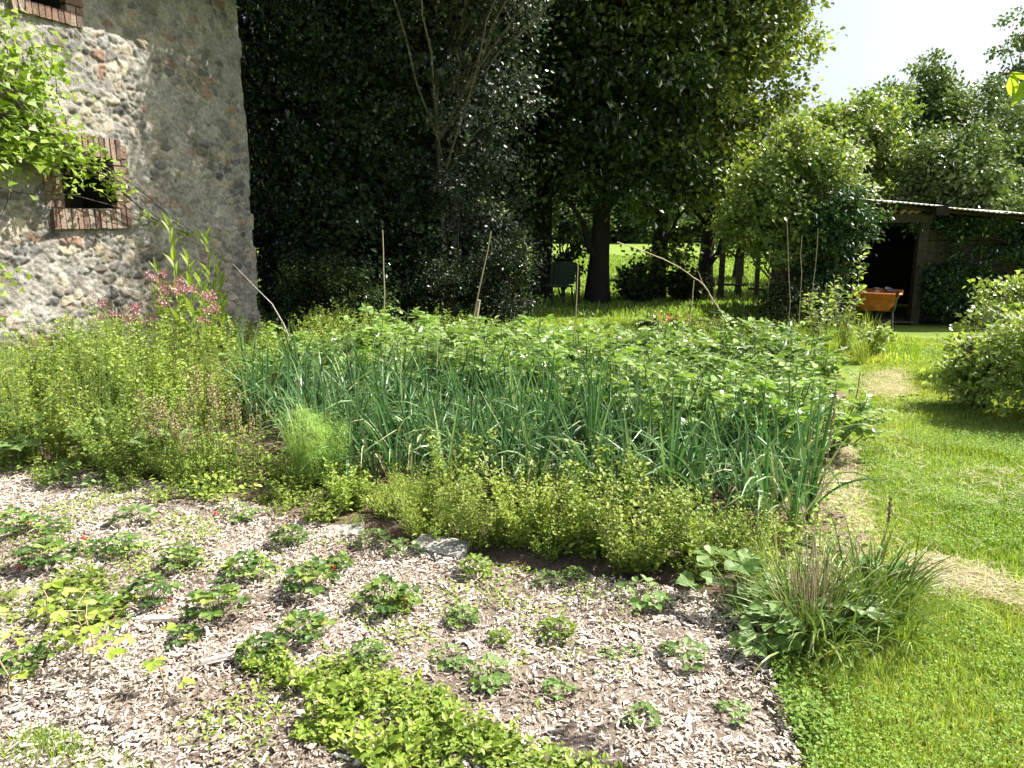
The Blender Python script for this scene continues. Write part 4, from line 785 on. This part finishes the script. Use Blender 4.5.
# ground cover
def cover(name, poly, n, size, H, mat, label, dens=None, T=OVATE):
    P = sample(poly, n, dens); n = len(P); P[:, 2] = .03 + rng.random(n) ** .7 * H * (.4 + 1.2 * fbm(P[:, 0], P[:, 1], 5, 3, 2)); P[:, :2] += rng.normal(0, .01, (n, 2))
    a = rng.random(n) * 6.28; g = G(); scatter(g, T, P, nrm(np.stack([np.cos(a), np.sin(a), rng.normal(.35, .3, n)], 1)), nrm(np.stack([rng.normal(0, .3, n), rng.normal(0, .3, n), np.ones(n)], 1)), size * rng.uniform(.5, 1.3, n))
    return g.obj(name, mat, kind='stuff', label=label, category='ground cover')
cover('ground_cover', [at(238, 690), at(250, 668), at(330, 668), at(420, 700), at(500, 750), at(620, 790), at(600, 900), at(380, 900), at(330, 760), at(262, 715)], 3500, .022, .06, 'cover', 'yellow green leafy ground cover spreading over the near chips', lambda x, y: np.clip(fbm(x, y, 4, 3, 14) * 6 - 2.5, .03, 1))
cover('seedling_cover', MULCH, 9000, .018, .03, 'cover', 'tiny yellow green seedlings dotted over the wood chips', lambda x, y: np.clip(fbm(x, y, 2.6, 3, 24) * 7 - 3.9, 0, 1))
cover('lawn_clover', [at(800, 790), at(795, 690), at(860, 600), at(880, 470), at(900, 420), at(1100, 450), at(1200, 700), at(1300, 900), at(790, 900)], 14000, .012, .012, 'clover', 'patches of small leaved clover in the lawn', lambda x, y: np.clip(fbm(x, y, 2.2, 4, 61) * 7 - 3.6, 0, 1))
cover('edge_weeds', [at(735, 600), at(775, 590), at(860, 600), at(850, 700), at(815, 790), at(780, 720), at(765, 655)], 4000, .022, .04, 'clover', 'low weeds along the edge between chips and lawn', lambda x, y: np.clip(fbm(x, y, 5, 3, 19) * 4 - 1.3, .05, 1))
cover('bed_weeds', BED, 24000, .036, .13, 'herb', 'low weeds covering the soil between the vegetables', lambda x, y: np.clip(fbm(x, y, 3, 3, 29) * 5 - 1.5, .05, 1))
cover('left_weeds', [at(-100, 560), at(60, 560), at(130, 600), at(140, 640), at(60, 665), at(-150, 680)], 2600, .032, .07, 'cover', 'yellow green weeds among the strawberries at the left', lambda x, y: np.clip(fbm(x, y, 4, 3, 39) * 5 - 2.2, .0, 1))
SPR = kinds(6, lambda: stemmed('leafy_sprig', 'small plant', ['cover', 'herb', 'herby'][int(rng.integers(3))], 9, .13, .22, rng.uniform(.035, .06), 13, OVATE, stemr=.0015, lean=.4, upr=.5, jit=.004))
Pg = sample([at(238, 690), at(250, 668), at(330, 668), at(420, 700), at(500, 750), at(620, 790), at(600, 900), at(380, 900), at(330, 760), at(262, 715)], 50, lambda x, y: np.clip(fbm(x, y, 3, 2, 54) * 4 - 1.2, .1, 1))
for p_ in Pg: place(SPR, p_ + [0, 0, .02], 'low yellow green leafy plant in the patch that spreads over the near wood chips', 'low yellow green plants spreading over the near chips', rng.uniform(.4, 1.05))
# saplings (raspberry shoots) in the lower left
def sapling(h, loc, lb, n=7):
    t = thing('raspberry_shoot', lb, 'raspberry shoot', tuple(loc), 0, 'yellow leaved shoots in the lower left of the bed'); g, gl = G(), G(); pts = curve3((0, 0, 0), (rng.normal(0, .03), rng.normal(0, .03), h), .02, 7, .006, (1, 0, 0)); tube(g, pts, np.linspace(.004, .002, 7), 6, .3); 
    for i in range(n):
        u = .35 + .65 * i / (n - 1); q = np.array([np.interp(u, np.linspace(0, 1, 7), pts[:, k]) for k in range(3)]); a = i * 2.4 + rng.normal(0, .3); o = np.array([cos(a), sin(a), 0]); e = q + o * .06 + [0, 0, .025]; tube(g, [q, e], .0013, 4, .8, cap=False)
        D = np.array([[cos(a + b), sin(a + b), -.15] for b in (-1.2, 0, 1.2)]); scatter(gl, SERR, np.array([e] * 3), nrm(D), nrm(np.array([[0, 0, 1.]] * 3) + rng.normal(0, .25, (3, 3))), np.array([.042, .056, .042]) * rng.uniform(.7, 1.1), np.full(3, rng.uniform(.3, 1)), width=np.array([.042, .052, .042]))
    g.obj('stem', 'cane', t); gl.obj('foliage', 'herb', t)
sapling(.3, at(88, 690), 'tallest yellow leaved shoot, left of the centre of the lower left bed', 8); sapling(.26, at(78, 668), 'slightly shorter yellow leaved shoot just behind the tallest one'); sapling(.27, at(161, 716), 'single yellow leaved shoot right of the tallest one', 5); sapling(.32, at(12, 705), 'yellow leaved shoot cut by the left edge of the photo', 8); sapling(.22, at(45, 640), 'short yellow leaved shoot between the edge one and the tallest one', 6)
# slab, wood pieces
g = G(); box(g, (0, 0, .02), (.13, .075, .022), None, .5, 0, .003); M['stone'] = varmat('grey_slab', [(.3, .29, .26)], .9, .6, 40); o = g.obj('stone_slab', 'stone'); o.location = tuple(at(441, 556) + [0, 0, .02]); o.rotation_euler = (.06, .05, -.3); tagset(o, 'flat grey rectangular slab at the border between chips and herbs', 'slab')
g = G(); box(g, (0, 0, .02), (.1, .06, .018), None, .5, 0, .004); o = g.obj('stone_slab', 'stone'); o.location = tuple(at(345, 536) + [0, 0, .0]); o.rotation_euler = (.03, .0, .2); tagset(o, 'smaller half buried slab left of the flat grey one', 'slab')
for px, py, L_, rz, lb in [(227, 671, .09, .5, 'long pale wood splinter lying below the largest strawberry plant'), (160, 632, .05, .1, 'pale wood splinter lower left')]:
    g = G(); box(g, (0, 0, 0), (L_, .011, .005), None, .9, 0, .003); o = g.obj('wood_splinter', 'chip'); o.location = tuple(at(px, py) + [0, 0, .06]); o.rotation_euler = (0, .06, rz); tagset(o, lb, 'wood splinter')
g = G(); tube(g, curve3((-.14, 0, 0), (.14, .0, .02), .01, 5, .002), .009, 7, .8); o = g.obj('stick', 'cane'); o.location = tuple(at(828, 490) + [0, 0, .03]); tagset(o, 'short pale stick lying at the bed edge beside the path', 'stick')
# --- iris / daylily clump on the right -----------------------------------
def clump(n, H, W, r, mat='iris'):
    t = source('strap_leaved_clump', 'plant clump'); g = G(); P = np.c_[rng.normal(0, r, (n, 2)), np.zeros(n)]; az = np.arctan2(P[:, 1], P[:, 0]) + rng.normal(0, .7, n)
    blades(g, P, az, H * rng.uniform(.5, 1.15, n), W * rng.uniform(.5, 1.2, n), rng.uniform(.1, .9, n), rng.uniform(.4, 2.0, n), 8, .25, var=np.clip(rng.beta(2, 3, n) * .8 + (rng.random(n) < .1) * .4, 0, 1)); g.obj('foliage', mat, t); return t
c1 = clump(230, .41, .0135, .075); o = dup(c1, at(812, 640), 0, 1, 'wide clump of arching strap leaves with brown stalks, between the chips and the lawn'); g = G()
for i in range(44): a = rng.random() * 6.28; r = rng.uniform(0, .1); tube(g, curve3((cos(a) * r, sin(a) * r, 0), (cos(a) * r * 2.2 + rng.normal(0, .02), sin(a) * r * 2.2, rng.uniform(.2, .42)), .01, 4, .004), .0022, 4, rng.random())
g.obj('dry_stalk', 'cane', o)
dup(c1, at(872, 610), 2, .95, 'second clump of strap leaves, behind and right of the one with brown stalks'); SRC.append(c1)
c2 = clump(90, .3, .008, .05, 'grass'); dup(c2, at(905, 640), 0, .75, 'small light green grassy clump at the lawn side of the strap leaved ones'); dup(c2, at(780, 600), 1, .8, 'small grassy clump at the corner of the herbs and the strap leaved clump'); dup(c2, at(840, 690), 1, .5, 'low grassy clump below the strap leaves with brown stalks'); SRC.append(c2)
BW = kinds(2, lambda: strawb(13, .14, .16, .08, 0, 'broadweed')); SRC2 = 0
for px, py, sc, lb in LATE + [(728, 610, 1.1, 'big leaved burdock like weed at the left of the strap leaved clump'), (845, 640, .8, 'round leaved weed inside the strap leaved clump'), (765, 655, .8, 'dark leaved weed at the lower left of the strap leaved clump'), (880, 590, .7, 'broad leaved weed behind the second strap leaved clump')]:
    o = place(BW, at(px, py), lb, None, sc); o.name = 'broadleaf_weed'; o['category'] = 'weed'
def tallstalk(px, py, ptx, pty, lb, seeds=True):
    p0 = at(px, py); p1 = aty(ptx, pty, p0[1]); t = thing('grass_stalk', lb, 'grass stalk', tuple(p0)); g = G(); c = curve3(p0 * 0, p1 - p0, .012, 7, .002, (1, 0, 0)); tube(g, c, .0018, 5, .3); g.obj('stem', 'cane', t); g = G(); k = 60; u = rng.uniform(.8, 1, k); q = np.stack([np.interp(u, np.linspace(0, 1, 7), c[:, j]) for j in range(3)], 1); scatter(g, KITE, q, nrm(rng.normal(size=(k, 3)) * .5 + [0, 0, 1]), nrm(rng.normal(size=(k, 3))), .014); g.obj('seed_head', 'seed', t)
tallstalk(868, 615, 890, 500, 'tall grass stalk with a seed head rising from the second strap leaved clump'); tallstalk(800, 600, 836, 395, 'longest thin seeding grass stalk at the right end of the leeks')
# --- right hand shrubs ------------------------------------------------
for k, (X_, Y_, h, r_, lb) in enumerate([(4.42, 6.05, .98, .6, 'large sunlit currant shrub at the right edge beside the grass path'), (5.3, 7.5, 1.1, .7, 'taller shrub behind the currant shrub at the right edge'), (4.1, 6.5, .6, .3, 'small shrub at the path side of the large currant shrub'), (5.6, 6.4, 1.1, .7, 'shrub beyond the right edge of the photo')]):
    tree('currant_shrub', lb, (X_, Y_, 0), [(0, 0, h * .5, r_, r_ * .9, h * .5), (-.1, 0, h * .75, r_ * .6, r_ * .6, h * .28)], .015, 'hedge', 'palebark', int(85 * r_ / .6), 60, .055, .16, 18, group='shrubs on the right of the path', cat='shrub', trunks=5, shell=.35, droop=.1, T=OVATE if k == 0 else KITE)
# --- leafy cane by the shed ------------------------------------------
def cane_plant(loc, h, lb, leafm='elder', n=60, ls=.07, spread=.15, nst=5, T=OVATE):
    t = thing('leafy_cane_plant', lb, 'plant', tuple(loc)); gs, gl = G(), G()
    for i in range(nst):
        a = rng.random() * 6.28; hh = h * rng.uniform(.6, 1.05); e = np.array([cos(a) * spread, sin(a) * spread, hh]); pts = curve3((0, 0, 0), e, .04, 7, .01, (cos(a), sin(a), 0)); tube(gs, pts, np.linspace(.006, .002, 7), 5, .5)
        u = rng.uniform(.15, 1, n); q = np.stack([np.interp(u, np.linspace(0, 1, 7), pts[:, k]) for k in range(3)], 1); aa = rng.random(n) * 6.28; d = nrm(np.stack([np.cos(aa), np.sin(aa), rng.normal(.4, .4, n)], 1)); scatter(gl, T, q + d * .03, d, nrm(np.array([0, 0, 1.]) + rng.normal(0, .4, (n, 3))), ls * rng.uniform(.6, 1.2, n))
    gs.obj('stem', 'cane', t); gl.obj('foliage', leafm, t); return t
cane_plant(at(840, 352), 1.25, 'tall bright leaved shoots in front of the shed doorway', 'hedge'); cane_plant(at(872, 354), .4, 'short bright leaved shoots just before the wheelbarrow', 'hedge', spread=.25, nst=7); cane_plant(at(822, 356), .7, 'bright shoots left of the tallest ones before the shed', 'hedge', spread=.2)
cane_plant(at(812, 395), .35, 'low leafy plant at the right end of the potato block', 'hedge', spread=.2, nst=6)
# --- flowers by the wall ---------------------------------------------
def valerian(loc, lb, n=20, h=.7, spread=.3, mat='pink'):
    t = thing('pink_flowering_plant', lb, 'flowering plant', tuple(loc)); gs, gl, gf = G(), G(), G()
    for i in range(n):
        a = rng.random() * 6.28; e = np.array([cos(a), sin(a), 0]) * spread * math.sqrt(rng.random()) + [0, 0, h * rng.uniform(.75, 1.05)]; pts = curve3(e * [.15, .15, 0], e, .03, 6, .01, (cos(a), sin(a), 0)); tube(gs, pts, .0032, 4, rng.random(), cap=False)
        m_ = 34; u = rng.uniform(.1, .92, m_); q = np.stack([np.interp(u, np.linspace(0, 1, 6), pts[:, k]) for k in range(3)], 1); aa = rng.random(m_) * 6.28; scatter(gl, OVATE, q, nrm(np.stack([np.cos(aa), np.sin(aa), rng.normal(.4, .3, m_)], 1)), nrm(np.array([0, 0, 1.]) + rng.normal(0, .3, (m_, 3))), .06 * rng.uniform(.6, 1.2, m_))
        for q_ in range(3):
            m_ = 42; c = e + rng.normal(0, .022, 3); P = c + rng.normal(0, .013, (m_, 3)); scatter(gf, KITE, P, nrm(P - c + [0, 0, .005]), nrm(rng.normal(size=(m_, 3))), .016)
    gs.obj('stem', 'stem', t); gl.obj('foliage', 'herb', t); gf.obj('flower_heads', mat, t)
valerian(aty(138, 350, 7.0) * [1, 1, 0], 'pink flowering plant at the left, below the lower wall opening', 9, .88, .3); valerian(aty(166, 350, 7.4) * [1, 1, 0], 'pink flowering plant with the highest flower heads, below the tall lance leaved plant', 8, 1.05, .22); valerian(aty(205, 350, 7.1) * [1, 1, 0], 'pink flowering plant at the right of the other two', 8, .92, .26)
t = thing('lance_leaved_plant', 'tall plant with big bright lance leaves standing against the stone wall', 'plant', tuple(aty(181, 350, 8.0) * [1, 1, 0])); gs, gl = G(), G()
for (dx, h) in ((0, 1.55), (.12, 1.2), (-.12, 1.1)):
    pts = curve3((dx, 0, 0), (dx * 1.4, 0, h), .02, 8, .008, (1, 0, 0)); tube(gs, pts, np.linspace(.012, .005, 8), 7, .8); n = 16; u = np.linspace(.15, 1, n); a = np.arange(n) * 1.57 + rng.normal(0, .3, n); P = np.stack([np.interp(u, np.linspace(0, 1, 8), pts[:, k]) for k in range(3)], 1)
    blades(gl, P, a, .3 * (1.15 - .6 * u), .085 * (1.2 - .6 * u), .35 + .2 * rng.random(n), rng.uniform(.2, .9, n), 5, .25, var=rng.uniform(.3, 1, n))
gs.obj('stem', 'stem', t); gl.obj('foliage', 'grapeleaf', t)
t = dup(t, aty(216, 350, 8.3) * [1, 1, 0], 1.2, .92, 'second lance leaved plant, right of the tallest one against the wall')
# small flowers by the meadow
for px, py, lb, mt in [(660, 336, 'low plant with crimson flowers beside the small dark dome bush', 'red'), (686, 334, 'low plant with a few red flowers right of the crimson one', 'red')]:
    t = thing('flowering_plant', lb, 'flowering plant', tuple(at(px, py))); g = G(); P = rng.normal(0, .09, (160, 3)) * [1, 1, .6] + [0, 0, .14]; scatter(g, OVATE, P, nrm(rng.normal(size=(160, 3)) + [0, 0, .6]), nrm(rng.normal(size=(160, 3)) * .4 + [0, 0, 1]), .05); g.obj('foliage', 'herb', t); g = G(); P = rng.normal(0, .09, (26, 3)) * [1.2, 1, .5] + [0, -.03, .24]; scatter(g, KITE, P, nrm(rng.normal(size=(26, 3))), nrm(rng.normal(size=(26, 3))), .042); g.obj('flowers', mt, t)
tree('dome_bush', 'small dark clipped dome bush at the far side of the vegetable bed', tuple(at(650, 338)), [(0, 0, .12, .16, .16, .14)], .01, 'evergreen', 'bark', 20, 160, .03, .06, 4, cat='bush')
for k in range(9):
    p_ = at(700 + 11 * k + rng.normal(0, 5), 338 - 2 * (k % 4)); place(WD, p_, 'light green low plant in the small far border left of the elder bush', 'low plants in the far border', 1.15)
# ================================================================== STAKES AND STICKS
def stake(px, py, ptx, pty, r, lb, Y=None, wob=.004, var=.7, name='garden_stake', mat='cane', dY=0.):
    p0 = at(px, py) if Y is None else aty(px, py, Y); 
    if Y is not None: p0 = np.array([p0[0], Y, 0.])
    p1 = aty(ptx, pty, p0[1] + dY); g = G(); tube(g, curve3(p0 * 0 - [0, 0, .1], p1 - p0, 0.01, 8, wob, (1, 0, 0)), np.linspace(r, r * .7, 8), 7, var); o = g.obj(name, mat); o.location = tuple(p0); return tagset(o, lb, 'stake' if name == 'garden_stake' else 'stick')
stake(383, 362, 382.5, 230, .009, 'tall upright thin cane in front of the grey green tree', Y=8.9); stake(462, 362, 491, 231, .009, 'tall cane leaning to the right in front of the dark trees', Y=8.9); stake(466, 352, 479, 300, .028, 'short thick wooden stake crossing the foot of the leaning cane', Y=8.8, var=.9)
stake(572, 362, 578, 264, .008, 'thin cane under the broadleaf trees right of the dark chair', Y=9.2); stake(683, 360, 694, 280, .008, 'thin cane crossing the long curved stick', Y=9.0)
for px, py, ptx, pty, lb in [(741, 330, 748, 258, 'thin cane nearest to the fence posts'), (765, 332, 770, 250, 'thin cane left of the tallest one by the elder bush'), (790, 350, 787, 222, 'tallest pale cane in front of the elder bush'), (797, 350, 802, 236, 'pale cane just right of the tallest one by the elder bush'), (806, 348, 818, 228, 'leaning cane among the elder foliage'), (712, 334, 716, 275, 'short cane left of the fence posts'), (820, 352, 826, 285, 'short cane at the right foot of the elder bush')]:
    stake(px, py, ptx, pty, .0052, lb, var=.35, wob=.006)
g = G(); Y0 = 7.6; pts = np.array([aty(745, 395, Y0), aty(738, 350, Y0), aty(722, 312, Y0), aty(703, 284, Y0), aty(684, 270, Y0 - .1), aty(655, 255, Y0 - .15), aty(617, 242, Y0 - .2)]); o_ = pts[0] * [1, 1, 0]
uu = np.linspace(0, 6, 25); pp = np.stack([np.interp(uu, range(7), pts[:, k]) for k in range(3)], 1); pp[1:-1] = (pp[:-2] + pp[1:-1] * 2 + pp[2:]) / 4; pp[1:-1] += rng.normal(0, .004, (23, 3)); tube(g, pp - o_, np.linspace(.008, .0045, 25), 6, 1.)
for k in (8, 12, 16, 20): tube(g, [pp[k] - o_, pp[k] - o_ + rng.normal(0, .05, 3) + [0, 0, .03]], [.004, .002], 5, .8)
o = g.obj('curved_stick', 'cane'); o.location = tuple(o_); tagset(o, 'long pale curved stick arching to the left over the potato plants', 'stick')
g = G(); pts = np.array([aty(292, 345, 8.0), aty(284, 325, 8.0), aty(272, 304, 8.0), aty(255, 287, 8.0), aty(232, 263, 8.05)]); o_ = pts[0] * [1, 1, 0]; tube(g, pts - o_, [.009, .008, .007, .005, .002], 6, 1.); M['greystick'] = varmat('grey_wood', [(.42, .38, .34)], .8)
o = g.obj('leaning_stick', 'greystick'); o.location = tuple(o_); tagset(o, 'pale grey stick leaning to the left near the corner of the stone building', 'stick')
# --- vine on the wall ------------------------------------------------------
vine = thing('grape_vine', 'bright green grape vine climbing over the stone wall and down past the lower opening', 'vine', tuple(wp(4.6, 0, .15)))
v0 = np.array(vine.location); gs, gl = G(), G()
main = np.array([wp(4.7, 0, .12), wp(4.5, 1.0, .12), wp(4.2, 1.9, .15), wp(3.7, 2.5, .18), wp(3.2, 2.45, .2), wp(2.7, 2.1, .2), wp(2.2, 1.85, .18), wp(1.85, 1.62, .15), wp(1.5, 1.5, .12), wp(1.2, 1.42, .1)])
tube(gs, main - v0, [.035, .03, .025, .02, .016, .012, .009, .006, .004, .002], 7, .4)
def vinepatch(tz, n, r, ls=.1, off=.22):
    for (t_, z_) in tz:
        t_ = t_ - (.36 if off > .21 else 0); c = wp(t_, z_, off); m_ = int(n * 1.9); P = c + WT * rng.normal(0, r, m_)[:, None] + np.array([0, 0, 1.]) * rng.normal(0, r * .8, m_)[:, None] + WN * rng.normal(0, .09, m_)[:, None]
        d = nrm(rng.normal(size=(m_, 3)) * .6 + WN * .5 + np.array([0, 0, -.5])); up = nrm(WN * .7 + np.array([0, 0, .8]) + rng.normal(0, .4, (m_, 3))); scatter(gl, LOBED3, P - v0, d, up, ls * rng.uniform(.5, 1.2, m_))
        tube(gs, curve3(main[rng.integers(2, 6)] - v0, c - v0, .08, 6, .02), np.linspace(.007, .003, 6), 5, .5)
vinepatch([(3.9, 2.9), (3.6, 2.75), (3.35, 2.95), (3.7, 2.45), (3.42, 2.5), (3.9, 2.3), (3.6, 2.25), (3.4, 2.2), (4.2, 2.6), (4.3, 3.0), (4.0, 2.1), (4.5, 2.5), (3.75, 3.15)], 62, .14)
vinepatch([(2.75, 2.2), (2.55, 2.12), (2.9, 2.1), (2.4, 2.02), (2.25, 1.92), (2.6, 2.28), (2.95, 2.3), (2.75, 2.0)], 26, .08, .07, .16)
vinepatch([(1.95, 1.68), (1.8, 1.6), (1.6, 1.53), (1.35, 1.46), (1.15, 1.42)], 8, .04, .075, .12)
vinepatch([(3.9, .9), (3.7, 1.1), (4.1, 1.3), (3.95, .6)], 22, .14, .08, .2)
for (p_, q_) in (((3.7, 2.9), (3.0, 3.35)), ((3.4, 2.9), (2.7, 3.1)), ((3.1, 2.6), (2.5, 2.75)), ((3.9, 3.1), (3.5, 3.5))): 
    c = curve3(wp(*p_, .2), wp(*q_, .25), .06, 7, .01); tube(gs, c - v0, np.linspace(.005, .0015, 7), 5, .6); m_ = 16; u = rng.random(m_); P = np.stack([np.interp(u, np.linspace(0, 1, 7), c[:, k]) for k in range(3)], 1); scatter(gl, LOBED3, P - v0 + rng.normal(0, .02, (m_, 3)), nrm(rng.normal(size=(m_, 3)) + WN * .4 + [0, 0, -.3]), nrm(WN + [0, 0, .8] + rng.normal(0, .4, (m_, 3))), .07 * rng.uniform(.5, 1.1, m_))
gs.obj('stem', 'bark', vine); gl.obj('foliage', 'grapeleaf', vine)
# --- branch reaching in at the right edge ------------------------------
pt = thing('peach_tree', 'young tree whose bright lance leaves hang into the photo at the right edge', 'tree', (3.3, 1.0, 0)); t0 = np.array([3.3, 1.0, 0]); g = G(); tube(g, [(0, 0, 0), (.02, 0, .8), (-.03, .02, 1.6), (0, 0, 2.3), (.1, 0, 3.)], [.045, .036, .03, .02, .008], 8, .5); g.obj('trunk', 'bark', pt); g = G(); gl = G()
tips = [aty(1003, 74, 2.6), aty(1040, 60, 2.6), np.array([3.6, 1.7, 2.9]), np.array([3.9, .6, 2.8]), np.array([3.3, .2, 2.7]), np.array([3.0, .8, 3.1])]
for k, e in enumerate(tips):
    e = e - t0; c = curve3((0, 0, 1.7 + .12 * k), e, .12, 8, .01); tube(g, c, np.linspace(.016, .003, 8), 6, .5); m_ = 24 if k == 0 else 34; u = rng.uniform(.8 if k == 0 else .35, 1, m_); P = np.stack([np.interp(u, np.linspace(0, 1, 8), c[:, j]) for j in range(3)], 1)
    d = nrm(rng.normal(size=(m_, 3)) * .5 + [0, 0, -1.0]); scatter(gl, OVATE, P, d, nrm(rng.normal(size=(m_, 3)) + [0, -.6, .5]), .13 * rng.uniform(.7, 1.1, m_), width=np.full(m_, .07))
g.obj('branches', 'bark', pt); gl.obj('crown', 'grapeleaf', pt)
for s_ in SRC: drop(s_)
for me in list(bpy.data.meshes):
    if me.users == 0: bpy.data.meshes.remove(me)
